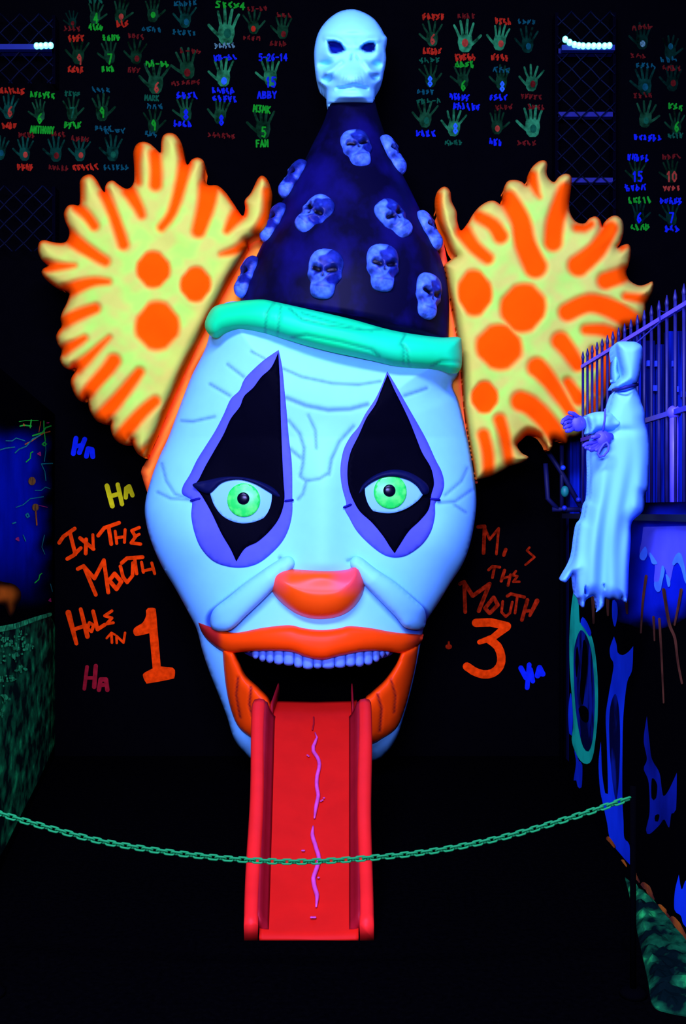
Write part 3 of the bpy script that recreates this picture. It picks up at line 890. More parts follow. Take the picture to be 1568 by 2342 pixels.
WRL = [([(645, 842), (690, 862), (760, 877), (820, 880), (870, 872)], 2.6), ([(655, 910), (700, 928), (750, 938), (800, 936), (840, 925)], 4.2), ([(575, 804), (605, 820)], 2.2), ([(520, 833), (557, 862)], 2.4), ([(480, 878), (525, 905)], 2.6), ([(415, 962), (440, 964), (490, 953)], 2.6),
       ([(925, 905), (955, 895), (975, 888)], 3), ([(660, 962), (685, 992), (695, 1025), (692, 1062), (686, 1090)], 2.8), ([(662, 1026), (688, 1048)], 3), ([(705, 950), (721, 985), (723, 1025)], 2.2), ([(808, 975), (776, 1010), (758, 1050), (752, 1085)], 3), ([(686, 1090), (700, 1100), (730, 1095), (748, 1084)], 2.4), ([(700, 1100), (692, 1130), (681, 1142)], 2.4),
       ([(370, 1060), (380, 1100), (400, 1130), (430, 1140)], 2.2), ([(360, 1125), (390, 1140), (434, 1143)], 2.4), ([(1003, 1150), (1040, 1147), (1078, 1120)], 2.6), ([(1018, 1132), (1055, 1100), (1068, 1070)], 2.2), ([(1040, 1155), (1065, 1172)], 2.2), ([(640, 1276), (649, 1290), (645, 1304)], 4.0), ([(795, 1282), (812, 1276), (826, 1288)], 3.0)]
FOLDS = [[(662, 1284), (630, 1310), (590, 1345), (545, 1385), (505, 1420)], [(812, 1284), (845, 1318), (885, 1352), (925, 1390), (950, 1417)]]


def face_y(P, sd=None):
    P = np.asarray(P, float)
    if sd is None:
        sd = loop_dist(P, FACE)
    y = 4.74 - dome(sd, 215, .32)
    # the brow hides under the hat, so keep the forehead full towards the brim
    y -= .10 * np.clip((1000 - P[:, 1]) / 250, 0, 1) * dome(sd, 90, 1.0)
    y -= .055 * np.exp(-((P[:, 0] - 738) / 52) ** 2) * sst((P[:, 1] - 960) / 160) * sst((1345 - P[:, 1]) / 60)
    y += .035 * gau(P, (557, 1120), 75, 90) + .035 * gau(P, (895, 1110), 75, 90)
    y -= .030 * gau(P, (430, 1225), 70, 70) + .030 * gau(P, (1020, 1225), 60, 70)
    y -= .02 * gau(P, (735, 1480), 190, 60)
    for pts, r in WRL:
        y += .005 * cap_mask(P, pts, r + 1, soft=9)
    return y


def face_col(P, sd):
    c = np.tile(SKINC, (len(P), 1))
    m = np.zeros(len(P))
    for pts, r in WRL:
        m = np.maximum(m, .8 * cap_mask(P, pts, r + .4, soft=6))
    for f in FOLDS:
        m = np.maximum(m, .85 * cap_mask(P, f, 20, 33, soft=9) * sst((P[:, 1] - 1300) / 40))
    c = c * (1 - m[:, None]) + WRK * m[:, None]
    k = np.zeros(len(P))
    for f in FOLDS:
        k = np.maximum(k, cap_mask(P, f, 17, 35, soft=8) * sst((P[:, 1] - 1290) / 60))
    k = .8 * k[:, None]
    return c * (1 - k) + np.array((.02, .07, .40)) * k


mc = MOUTH.mean(0)
HOLE = MOUTH + (MOUTH - mc) / np.linalg.norm(MOUTH - mc, axis=1)[:, None] * 8
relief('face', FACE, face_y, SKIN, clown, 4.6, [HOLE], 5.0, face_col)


def over(d, R=None, H=0.0):
    return lambda P, sd: face_y(P) - d - (dome(sd, R, H) if R else 0)


def under(d):
    return lambda P, sd: face_y(P) + d


# cheek folds
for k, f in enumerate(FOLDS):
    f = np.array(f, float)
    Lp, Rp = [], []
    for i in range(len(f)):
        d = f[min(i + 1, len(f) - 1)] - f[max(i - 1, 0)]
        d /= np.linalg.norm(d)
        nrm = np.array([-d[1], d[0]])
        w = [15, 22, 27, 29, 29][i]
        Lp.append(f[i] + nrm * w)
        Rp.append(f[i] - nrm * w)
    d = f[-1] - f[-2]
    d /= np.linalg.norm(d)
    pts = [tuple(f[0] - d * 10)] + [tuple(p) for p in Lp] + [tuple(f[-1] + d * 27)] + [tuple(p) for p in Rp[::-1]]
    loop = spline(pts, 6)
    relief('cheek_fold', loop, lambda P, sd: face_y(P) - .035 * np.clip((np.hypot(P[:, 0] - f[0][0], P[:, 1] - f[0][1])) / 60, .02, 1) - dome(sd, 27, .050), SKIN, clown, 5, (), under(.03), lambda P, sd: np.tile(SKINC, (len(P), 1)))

# eyes
PURP = mat('eye_purple', (0.085, 0.105, 0.62), .6, .03, vary=.1)
EBLK = mat('eye_black', (0.0008, 0.0008, 0.003), .6, .01)
EWHITE = mat('eye_white', (0.20, 0.56, 0.86), .25, .12, vary=.03)
IRIS = mat2('iris_green', (0.01, 0.72, 0.05), (0.12, 0.95, 0.09), 28, (1, 1, 1), .42, .7, rough=.3, spec=.3)
DIMP = mat('eye_seam', (0.004, 0.004, 0.16), .6, .1)
PUP = mat('pupil_black', (0.001, 0.001, 0.006), .2, .12)
EYES = [
    dict(side='eye left of the nose', patch=[(637, 800, 1), (605, 822), (578, 846), (558, 868), (547, 893), (527, 913), (511, 948), (492, 985), (470, 1020), (450, 1052), (434, 1085), (418, 1112), (417, 1130), (438, 1145), (437, 1180), (445, 1220), (461, 1256), (492, 1286), (540, 1298), (586, 1290), (626, 1260), (653, 1225), (667, 1180), (668, 1130), (667, 1060), (660, 1000), (655, 940), (650, 890), (645, 840)],
         black=[(636, 806, 1), (620, 840), (597, 862), (579, 886), (558, 906), (548, 930), (527, 958), (511, 993), (490, 1030), (470, 1065), (455, 1095), (445, 1112), (460, 1132), (482, 1170), (506, 1220), (526, 1254), (540, 1284, 1), (560, 1254), (590, 1238), (620, 1210), (640, 1180), (650, 1142), (648, 1100), (645, 1040), (642, 960), (640, 880)],
         ball=[(480, 1128, 1), (508, 1104), (545, 1097), (582, 1106), (615, 1124), (645, 1143, 1), (627, 1166), (600, 1186), (570, 1196), (540, 1195), (510, 1181), (490, 1156)],
         iris=(557, 1144), pupil=(556, 1140), seam=[[(436, 1145), (456, 1140)], [(652, 1146), (669, 1143)]], lid=[(440, 1108), (475, 1098), (520, 1090), (570, 1094), (615, 1110), (650, 1136), (648, 1146), (612, 1124), (580, 1106), (545, 1097), (508, 1104), (480, 1128), (460, 1124)]),
    dict(side='eye right of the nose', patch=[(885, 849, 1), (871, 885), (856, 915), (836, 945), (820, 975), (800, 1000), (785, 1030), (778, 1070), (781, 1110), (791, 1150), (788, 1165), (797, 1182), (816, 1215), (846, 1246), (876, 1268), (903, 1275), (932, 1269), (965, 1245), (985, 1215), (994, 1180), (995, 1150), (1006, 1138), (1015, 1110), (1010, 1080), (995, 1050), (977, 1010), (961, 980), (941, 945), (921, 910), (904, 880)],
         black=[(886, 856, 1), (872, 890), (858, 925), (838, 955), (820, 995), (801, 1035), (794, 1075), (797, 1115), (808, 1145), (823, 1170), (850, 1195), (875, 1225), (891, 1250), (902, 1265, 1), (915, 1244), (935, 1214), (960, 1190), (980, 1164), (986, 1130), (992, 1105), (985, 1070), (965, 1035), (951, 1000), (935, 960), (916, 920), (901, 890)],
         ball=[(812, 1146, 1), (835, 1115), (865, 1096), (895, 1090), (930, 1097), (952, 1111), (967, 1131, 1), (953, 1147), (925, 1165), (890, 1174), (850, 1168), (826, 1157)],
         iris=(892, 1125), pupil=(890, 1122), seam=[[(786, 1160), (802, 1154)], [(985, 1141), (1005, 1143)]], lid=[(812, 1146), (826, 1112), (858, 1086), (900, 1074), (940, 1082), (975, 1106), (980, 1126), (967, 1131), (952, 1111), (930, 1097), (895, 1090), (865, 1096), (835, 1115)])]
LIDM = mat('eyelid_dark_blue', (0.002, 0.004, 0.03), .5, .05)


def circ(c, r, n=36, ry=None):
    return np.array([(c[0] + r * math.cos(2 * math.pi * i / n), c[1] + (ry or r) * math.sin(2 * math.pi * i / n)) for i in range(n)])


def cap_loop(a, b, w):
    a, b = np.array(a, float), np.array(b, float)
    d = (b - a) / np.linalg.norm(b - a)
    n = np.array([-d[1], d[0]]) * w
    return np.array([a + n, b + n, b + d * w, b - n, a - n, a - d * w])


for e in EYES:
    patch = relief('eye_patch', spline(e['patch'], 5), over(.004, 14, .006), PURP, clown, 8, (), under(.02), label='violet painted patch round the ' + e['side'])
    relief('diamond', spline(e['black'], 5), over(.014), EBLK, patch, 9, (), under(.01), label='black diamond')
    for s in e['seam']:
        relief('seam', cap_loop(s[0], s[1], 2.6), over(.014), DIMP, patch, 5, (), under(0))
    ballY = lambda P, sd, e=e: face_y(np.tile(np.array([e['iris']], float), (len(P), 1))) - .024 - .022 * np.clip(1 - ((P[:, 0] - e['iris'][0]) / 95) ** 2 - ((P[:, 1] - e['iris'][1]) / 95) ** 2, 0, 1) + np.clip(np.hypot(P[:, 0] - e['iris'][0], P[:, 1] - e['iris'][1]) - 20, 0, 99) * .00012
    ball = relief('eyeball', spline(e['ball'], 4), ballY, EWHITE, clown, 5, (), under(.02), label='bright glowing eyeball with green iris')
    relief('iris', circ(e['iris'], 38, 40, 39), lambda P, sd: ballY(P, sd) - .003, IRIS, ball, 5, (), lambda P, sd: ballY(P, sd) + .004, label='glowing green iris')
    relief('pupil', circ(e['pupil'], 14, 24), lambda P, sd: ballY(P, sd) - .006 - dome(sd, 14, .004), PUP, ball, 3, (), lambda P, sd: ballY(P, sd), label='black pupil')
    relief('eyelid', spline(e['lid'], 4), lambda P, sd: ballY(P, sd) - .006 - dome(sd, 10, .012), LIDM, ball, 4, (), under(0), label='dark upper lid')

# nose
NOSE = mat('clown_nose', attr=True, rough=.35, spec=.12, vary=.05)
nl = spline([(617, 1335), (623, 1312), (648, 1301), (700, 1304), (750, 1306), (792, 1303), (812, 1294), (826, 1304), (834, 1332), (826, 1365), (803, 1394), (770, 1411), (724, 1416), (682, 1406), (648, 1383), (625, 1358)], 5)


def nose_col(P, sd):
    a, b = np.array((1.0, 0.085, 0.002)), np.array((0.98, 0.06, 0.09))
    m = np.clip(sst((P[:, 0] - 745) / 40) * .65 + .35 * sst((668 - P[:, 0]) / 25), 0, 1)[:, None] * sst((1372 - P[:, 1]) / 40)[:, None]  # pinkish sheen of the violet lamps painted onto the nose sides
    return a * (1 - m) + b * m


relief('nose', nl, lambda P, sd: face_y(P) - .005 - dome(sd, 58, .12), NOSE, clown, 4.5, (), under(.03), nose_col, 'shiny red-orange ball nose')

# lips, teeth and the dark mouth
LIP = mat('clown_lip', attr=True, rough=.4, spec=.06, vary=.05)
LIPC, LIPD = np.array((1.0, 0.060, 0.001)), np.array((0.13, 0.003, 0.006))
up = spline([(453, 1424, 1), (500, 1440), (540, 1447), (600, 1436), (660, 1430), (695, 1437), (735, 1441), (775, 1437), (800, 1432), (850, 1437), (900, 1446), (968, 1452, 1), (962, 1470), (945, 1484), (918, 1494), (880, 1489), (830, 1490), (772, 1501), (737, 1509), (700, 1503), (660, 1490), (580, 1489), (533, 1493), (508, 1490), (480, 1470), (462, 1448)], 5)


def up_col(P, sd):
    m = (.85 * sst((512 - P[:, 0]) / 18) + .5 * sst((P[:, 0] - 925) / 35))[:, None]
    return LIPC * (1 - m) + np.array((0.30, 0.006, 0.010)) * m


relief('upper_lip', up, lambda P, sd: face_y(P) - .004 - dome(sd, 26, .045), LIP, clown, 5, (), under(.05), up_col, 'glossy red-orange upper lip')
lo = spline([(508, 1482, 1), (533, 1492, 1), (545, 1520), (560, 1550), (592, 1580), (616, 1610), (618, 1660), (625, 1672), (720, 1677), (825, 1672), (833, 1660), (834, 1606), (850, 1588), (880, 1560), (905, 1525), (918, 1492, 1), (957, 1474, 1), (950, 1520), (940, 1565), (926, 1618), (907, 1664), (873, 1690), (838, 1704), (720, 1712), (610, 1704), (578, 1690), (546, 1664), (527, 1620), (515, 1560)], 5)
LCR = [([(544, 1550), (540, 1590), (549, 1642)], 2.0), ([(574, 1572), (570, 1612), (585, 1668)], 2.4), ([(893, 1552), (904, 1590), (901, 1630)], 1.8), ([(863, 1588), (872, 1620), (868, 1672)], 2.4)]


def lo_col(P, sd):
    m = np.zeros(len(P))
    for pts, r in LCR:
        m = np.maximum(m, cap_mask(P, pts, r, soft=4))
    m = np.maximum(m, .9 * sst((P[:, 1] - 1693) / 8) * (P[:, 0] > 700))[:, None]
    return LIPC * (1 - m) + LIPD * m


def lo_y(P, sd):
    y = face_y(P) - .004 - dome(sd, 24, .040)
    for pts, r in LCR:
        y += .01 * cap_mask(P, pts, r, soft=8)
    return y


relief('lower_lip', lo, lo_y, LIP, clown, 4.5, (), under(.05), lo_col, 'orange lower lip with dark creases')
cav_v, cav_f = [], []
my = face_y(MOUTH)
for k, dy in enumerate((0.012, .3, .52)):
    for (x, y), Y in zip(MOUTH, my):
        cav_v.append(at(x, y, Y) + Vector((0, dy if k == 0 else 5.06 - Y - (.52 - dy), 0)))
n = len(MOUTH)
for k in range(2):
    cav_f += [(k * n + i, k * n + (i + 1) % n, (k + 1) * n + (i + 1) % n, (k + 1) * n + i) for i in range(n)]
cav_f.append(tuple(2 * n + i for i in range(n)))
mesh_obj('mouth_cavity', cav_v, cav_f, mat('mouth_black', (0.0005, 0.0005, 0.0006), .9, .0), clown, label='black open mouth', fixn=False)
gum = spline([(540, 1478, 1), (620, 1474), (740, 1490), (840, 1474), (905, 1478, 1), (890, 1500), (820, 1516), (735, 1521), (650, 1515), (575, 1502)], 5)
TEETH = relief('teeth', gum, under(.045), mat('gum_blue', (0.006, 0.012, 0.12), .6, .1), clown, 8, (), under(.07), label='row of upper teeth glowing blue under the lip')
TM = mat('tooth_enamel', (0.15, 0.34, 0.85), .35, .3, vary=.06)
edge = [546, 560, 576, 592, 608, 626, 648, 672, 692, 716, 736, 765, 790, 812, 832, 852, 868, 880, 892]
for x0, x1 in zip(edge[:-1], edge[1:]):
    xm = (x0 + x1) / 2
    bt = 1531 - 36 * ((xm - 738) / 190) ** 2 - (8 if xm < 570 or xm > 872 else 0) + random.Random(int(xm)).uniform(-2, 2)
    tp = 1480
    x0, x1 = x0 + .8, x1 - .8
    l = spline([(x0, tp, 1), (x1, tp, 1), (x1 + .4, bt - 9), (x1 - 3, bt - 2), (xm, bt), (x0 + 3, bt - 2), (x0 - .4, bt - 9)], 3)
    relief('tooth', l, lambda P, sd: face_y(P) + .028 - dome(sd, 8, .018), TM, TEETH, 4, (), under(.05))

# hair tufts
HAIR = mat('hair_foam', attr=True, rough=.7, spec=.0, vary=.05)
HY, HO = np.array((0.56, 0.60, 0.056)), np.array((1.0, 0.085, 0.0006))
HG = np.array((0.40, 0.78, 0.055))


def hair(outline, frame, spots, grooves, rim, Yb, slope, label, seed, lo_rim=1.0):
    loop = spline(Z(outline, *frame), 4.5)
    k = frame[2]
    cen = loop.mean(0)

    def mask(P, sd):
        m = np.zeros(len(P))
        for c, rx, ry in spots:
            c = Z([c], *frame)[0]
            d = 1 + .05 * wob(P, 40, seed + c[0])
            q = np.sqrt(((P[:, 0] - c[0]) / (rx * k * d)) ** 2 + ((P[:, 1] - c[1]) / (ry * k * d)) ** 2)
            q = np.maximum(q, (np.abs(P[:, 0] - c[0]) / (rx * k * d) + np.abs(P[:, 1] - c[1]) / (ry * k * d)) / 1.32)
            m = np.maximum(m, sst((1.15 - q) / .32))
        for pts, r0, r1 in grooves:
            m = np.maximum(m, sst(cap_mask(P, [tuple(p) for p in spline(Z(pts, *frame), 12, False)] if len(pts) > 2 else Z(pts, *frame), r0 * k * 1.1, r1 * k * 1.1, soft=17)))
        return m

    def yfn(P, sd):
        m = mask(P, sd)
        return Yb + slope * (P[:, 0] - cen[0]) / 300 - dome(sd, 24, .085) - dome(sd, 120, .05) + .017 * m - .012 * wob(P, 38, seed) * np.clip(sd / 40, 0, 1)

    def cfn(P, sd):
        m = mask(P, sd)
        g = np.clip(.45 + .75 * wob(P, 26, seed + 3) + .4 * wob(P, 11, seed), 0, 1)[:, None] * np.clip(sd / 45, 0, 1)[:, None]
        base = HY * (1 - g) + HG * g
        tip = np.clip(1 - sd / 55, 0, 1)[:, None] * .30
        base = base * (1 - tip) + np.array((.85, .42, .04)) * tip
        r = sst((rim * (1 + .5 * wob(P, 30, seed + 5)) + 3 - sd) / 11) * (1 - .0 * m)
        m = np.maximum(m, r)[:, None]
        return base * (1 - m) + HO * m

    return relief('hair_tuft', loop, yfn, HAIR, clown, 4.6, (), Yb + .09, cfn, label)


S3 = (60.0, 280.0, 0.36990)
hair([(735, 2078, 1), (690, 2050), (660, 2000), (652, 1965), (640, 1988), (590, 1990), (540, 1950), (520, 1890), (522, 1850), (500, 1866), (440, 1850), (395, 1790), (380, 1720), (376, 1702), (345, 1727), (308, 1700), (280, 1640), (275, 1590), (305, 1525), (265, 1528), (225, 1507), (207, 1465), (218, 1412), (195, 1375), (183, 1325), (200, 1285), (218, 1258), (211, 1210), (225, 1165), (250, 1115), (264, 1060), (240, 1042), (170, 1012), (110, 960), (94, 922), (110, 900), (130, 885), (90, 845), (71, 790), (80, 742), (112, 728), (180, 743), (240, 740), (264, 700), (262, 660), (240, 610), (232, 560), (255, 516), (290, 508), (325, 512), (331, 470), (330, 410), (332, 360), (358, 330), (400, 322), (432, 350), (455, 395), (484, 432), (487, 398), (505, 368), (537, 360), (572, 385), (610, 408), (640, 405), (664, 370), (667, 300), (664, 240), (662, 180), (682, 135), (720, 119), (762, 130), (800, 162), (829, 187), (834, 120), (847, 80), (880, 65), (922, 75), (955, 120), (970, 180), (983, 240), (998, 262), (1022, 230), (1060, 217), (1094, 235), (1103, 280), (1099, 345), (1122, 386), (1180, 390), (1230, 430), (1280, 500), (1335, 577), (1352, 535), (1350, 482), (1385, 440), (1410, 390), (1433, 345), (1460, 329), (1494, 360), (1519, 440), (1512, 520), (1503, 620), (1470, 680), (1400, 708), (1368, 738), (1368, 768, 1), (1295, 885), (1196, 1062), (1096, 1262), (996, 1462), (896, 1682), (797, 1922)], S3,
     [((785, 912), 108, 118), ((1045, 1000), 98, 112), ((810, 1262), 142, 155)],
     [([(635, 425), (690, 520), (712, 572)], 42, 26), ([(795, 195), (802, 300), (800, 385)], 36, 38), ([(985, 250), (950, 400), (900, 560), (835, 650)], 42, 26), ([(1130, 400), (1110, 520), (1065, 670)], 62, 42), ([(1310, 570), (1285, 600), (1240, 668)], 45, 22), ([(1362, 752), (1290, 792), (1205, 815)], 40, 14), ([(483, 440), (530, 550), (570, 660), (600, 755)], 32, 34), ([(312, 520), (370, 572), (420, 640)], 32, 30), ([(262, 705), (340, 765), (430, 825), (488, 860)], 48, 30), ([(120, 890), (220, 890), (298, 885)], 40, 14), ([(250, 1045), (330, 1010), (420, 985), (505, 985)], 48, 20), ([(222, 1238), (320, 1190), (425, 1150)], 42, 32), ([(225, 1410), (300, 1370), (358, 1335)], 38, 22), ([(312, 1518), (380, 1460), (450, 1390), (512, 1330)], 38, 14), ([(345, 1715), (420, 1620), (500, 1530), (540, 1475)], 38, 42), ([(455, 1835), (560, 1720), (640, 1620), (698, 1545)], 48, 30), ([(570, 1970), (640, 1880), (720, 1790), (795, 1725)], 48, 34), ([(700, 2055), (760, 1990)], 26, 16), ([(1500, 430), (1490, 560), (1420, 680)], 40, 26), ([(690, 150), (680, 260), (690, 370)], 32, 22), ([(955, 140), (965, 220)], 24, 20), ([(340, 345), (350, 480)], 18, 10)],
     8.5, 4.70, -.02, 'orange and yellow flame-shaped hair tuft beside the blue Ha', 1.0)
S9 = (960.0, 340.0, 0.38776)
hair([(332, 1952, 1), (300, 1750), (268, 1550), (238, 1200), (196, 950), (145, 682, 1), (210, 634, 1), (180, 600), (150, 520), (112, 440), (90, 340), (95, 270), (120, 234), (150, 224), (178, 250), (187, 310), (215, 370), (221, 430), (242, 482), (280, 440), (310, 390), (350, 342), (400, 311), (440, 308), (484, 330), (490, 280), (500, 220), (520, 190), (560, 184), (600, 195), (630, 217), (637, 160), (660, 110), (700, 75), (735, 69), (751, 90), (746, 140), (760, 175), (790, 197), (820, 165), (860, 147), (892, 165), (891, 230), (880, 320), (886, 380), (920, 430), (968, 441), (1000, 410), (1035, 399), (1062, 420), (1076, 462), (1092, 428), (1130, 398), (1167, 398), (1196, 430), (1201, 490), (1182, 555), (1166, 583), (1195, 568), (1230, 564), (1244, 600), (1232, 680), (1216, 730), (1240, 780), (1290, 806), (1330, 800), (1371, 784), (1376, 830), (1352, 890), (1334, 922), (1330, 970), (1305, 1030), (1250, 1052), (1202, 1062), (1192, 1120), (1170, 1160), (1150, 1260), (1130, 1380), (1085, 1500), (1040, 1590), (985, 1650), (930, 1692), (882, 1700), (868, 1735), (845, 1732), (790, 1718), (781, 1760), (758, 1782), (738, 1742), (700, 1702), (640, 1688), (600, 1718), (574, 1750), (600, 1795), (640, 1820), (600, 1852), (530, 1872), (500, 1892), (420, 1932)], S9,
     [((320, 850), 105, 142), ((608, 940), 142, 148), ((465, 1172), 142, 140), ((380, 1466), 84, 100)],
     [([(255, 490), (320, 580), (400, 648)], 46, 34), ([(345, 400), (430, 450), (475, 515)], 34, 44), ([(520, 300), (590, 420), (620, 560), (680, 695)], 52, 66), ([(655, 165), (690, 260), (706, 285)], 38, 12), ([(862, 250), (800, 420), (785, 552)], 52, 52), ([(925, 465), (968, 468), (1010, 445)], 26, 22), ([(1125, 470), (1040, 600), (935, 690)], 44, 62), ([(1190, 582), (1222, 575)], 22, 14), ([(1210, 735), (1180, 750), (1095, 780)], 46, 50), ([(1340, 890), (1215, 872)], 30, 24), ([(1250, 1020), (1140, 950), (1000, 912), (870, 965)], 58, 52), ([(1180, 1112), (1080, 1072), (978, 1068)], 42, 30), ([(930, 1275), (870, 1185), (828, 1135)], 40, 52), ([(905, 1580), (800, 1420), (730, 1330), (690, 1290)], 30, 56), ([(935, 1475), (870, 1378)], 42, 28), ([(830, 1725), (740, 1600), (650, 1515), (595, 1490)], 52, 58), ([(525, 1850), (500, 1700), (470, 1600)], 28, 36), ([(405, 1930), (400, 1800), (375, 1690)], 34, 36), ([(590, 1735), (640, 1675), (700, 1690)], 30, 26), ([(98, 280), (118, 430), (188, 610)], 30, 14), ([(1100, 1180), (1110, 1300), (1060, 1420)], 40, 46), ([(1000, 1560), (1040, 1480)], 30, 26), ([(1020, 1190), (1010, 1280)], 22, 28)],
     5.0, 4.72, .03, 'orange and yellow branching hair tuft beside the iron fence', 2.4)
relief('hair_base', spline([(590, 545), (640, 600), (560, 700), (520, 760), (455, 840), (430, 920), (392, 1000), (366, 1060), (345, 1120), (338, 1128), (325, 1090), (324, 1072), (345, 1030), (440, 800), (480, 720), (560, 570)], 6), lambda P, sd: 4.80 - dome(sd, 30, .04), HAIR, clown, 8, (), 4.95,
       lambda P, sd: np.array((1.0, .30, .02)) * (1 - sst((20 - sd) / 16))[:, None] + np.array((1.0, .10, .008)) * sst((20 - sd) / 16)[:, None], 'orange strip of the head behind the left hair tuft')
relief('hair_base', spline([(1008, 560), (1020, 585), (1050, 760), (1062, 880), (1080, 1020), (1094, 1096), (1078, 1090), (1040, 940), (1000, 840), (985, 700)], 6), lambda P, sd: 4.80 - dome(sd, 30, .04), HAIR, clown, 8, (), 4.95,
       lambda P, sd: np.array((1.0, .30, .02)) * (1 - sst((20 - sd) / 16))[:, None] + np.array((1.0, .10, .03)) * sst((20 - sd) / 16)[:, None], 'orange strip of the head behind the right hair tuft')

# hat
HATM = mat2('hat_navy', (0.0015, 0.0012, 0.010), (0.004, 0.003, 0.060), 5, (1, 1, .7), .42, .66, rough=.5, spec=.04)
HROWS = [(753, 232, 857, 232), (746, 262, 864, 262), (735, 292, 876, 300), (715, 332, 890, 340), (695, 372, 908, 380), (670, 412, 928, 420), (648, 455, 952, 470), (625, 512, 980, 530), (600, 562, 1002, 580), (575, 612, 1019, 630), (556, 655, 1026, 690), (545, 710, 1024, 790)]
HK, HYC = .78, 4.76
hat, HD = stack('hat', HROWS, HYC, HK, HATM, clown, 48, 5, None, lambda t, th: .012 * math.sin(5 * th + 6 * t) * math.sin(9 * t + th), 'tall dark navy pointed hat')


def hat_point(t, th):
    i = max(0, min(len(HD) - 1, int(round(t * (len(HD) - 1)))))
    xl, yl, xr, yr = HD[i]
    a, b = at(xl, yl, HYC), at(xr, yr, HYC)
    c, h = (a + b) / 2, (b - a) / 2
    return c + h * math.cos(th) + Vector((0, -h.length * HK * math.sin(th), 0))


def hat_frame(t, th):
    p = hat_point(t, th)
    e = .02
    dt = hat_point(max(t - .05, 0), th) - hat_point(min(t + .05, 1), th)
    da = hat_point(t, th - e) - hat_point(t, th + e)
    n = da.cross(dt).normalized()
    if n.dot(Vector((math.cos(th), -math.sin(th), 0))) < 0:
        n = -n
    upv = (dt - n * dt.dot(n)).normalized()
    return p, n, upv


# little skulls glued on the hat: one relief, copied
sk = spline([(0, -50), (16, -48), (29, -38), (34, -22), (33, -5), (34, 4), (29, 14), (25, 20), (24, 34), (19, 45), (8, 50), (-8, 50), (-19, 45), (-24, 34), (-25, 20), (-29, 14), (-34, 4), (-33, -5), (-34, -22), (-29, -38), (-16, -48)], 4)
P, TT, bd = tri_core(sk, 2.6)
sd = loop_dist(P, sk)
soc = np.maximum(cap_mask(P, [(-20, -7), (-9, -3)], 6.5, 6, 5), cap_mask(P, [(20, -7), (9, -3)], 6.5, 6, 5))
nos = cap_mask(P, [(0, 4), (0, 9)], 2, 3, 4)
dark = np.maximum(soc, nos)
dark = np.maximum(dark, .8 * cap_mask(P, [(-16, 29), (-5, 31), (5, 31), (16, 29)], 1.2, 1.2, 4))
chk = .75 * np.maximum(cap_mask(P, [(-25, 12), (-16, 18)], 5, 4, 8), cap_mask(P, [(25, 12), (16, 18)], 5, 4, 8))
patch_ = sst((wob(P, 10, 2.0) + (P[:, 0] + 4) / 26 + .25) / .5) * sst((29 - np.abs(P[:, 0] - 8)) / 6)
tone = np.clip(.95 * patch_ * sst((40 - P[:, 1]) / 30) + chk, 0, 1)  # darker towards the right and in the cheek hollows
hz = dome(sd, 22, 17) - 7 * soc - 3 * nos - 4 * chk + 4 * gau(P, (0, 30), 16, 16) + 2 * gau(P, (-18, -18), 10, 6) + 2 * gau(P, (18, -18), 10, 6)
pc = np.array((0.10, 0.26, 0.90)) * (1 - tone[:, None]) + np.array((0.006, 0.014, 0.16)) * tone[:, None]
pc = pc * (1 - dark[:, None]) + np.array((.001, .001, .006)) * dark[:, None]
n = len(P)
sv = [Vector((x / 100, -y / 100, z / 100)) for (x, y), z in zip(P, hz)] + [Vector((x / 100, -y / 100, -.06)) for x, y in P]
sf = [tuple(t) for t in TT] + [tuple(t[::-1] + n) for t in TT] + [(a, b, b + n, a + n) for a, b in bd]
SKM = mat('skull_paint', attr=True, rough=.4, spec=.12, vary=.8, scale=5)
proto = mesh_obj('skull_emblem', sv, sf, SKM, None, np.concatenate([pc, pc]))
A_ = math.pi


def hat_find(px, py):
    best = None
    for i in range(0, 56):
        for k in range(1, 48):
            t, th = i / 55, A_ * k / 48
            p = hat_point(t, th)
            e = (CX + p.x * FPX / p.y - px) ** 2 + (CY - (p.z - EYE) * FPX / p.y - py) ** 2
            if best is None or e < best[0]:
                best = (e, t, th)
    return best[1:]


for i, (px, py, edge_, rot, hgt) in enumerate([(817, 342, 0, .22, .20), (903, 358, 1, .0, .20), (688, 404, -1, .0, .20), (716, 488, 0, -.62, .20), (895, 500, 0, .55, .20), (631, 507, -1, 0, .20), (982, 532, 1, 0, .20),
                                               (737, 628, 0, -.02, .225), (874, 610, 0, .02, .215), (582, 626, -1, 0, .20), (974, 676, 0, -.12, .21)]):
    t, th = hat_find(px, py)
    if edge_:
        th = .10 * A_ if edge_ > 0 else .90 * A_
    o = proto if i == 0 else proto.copy()
    if i:
        COL.objects.link(o)
    p, nrm, upv = hat_frame(t, th)
    c, s = math.cos(rot), math.sin(rot)
    rt = upv.cross(nrm)
    u2 = upv * c - rt * s
    r2 = u2.cross(nrm)
    M = Matrix((r2, u2, nrm)).transposed().to_4x4()
    M = Matrix.Translation(p + nrm * .002 - OFF[clown]) @ M @ Matrix.Scale(hgt, 4)
    o.parent = hat
    o.matrix_local = M

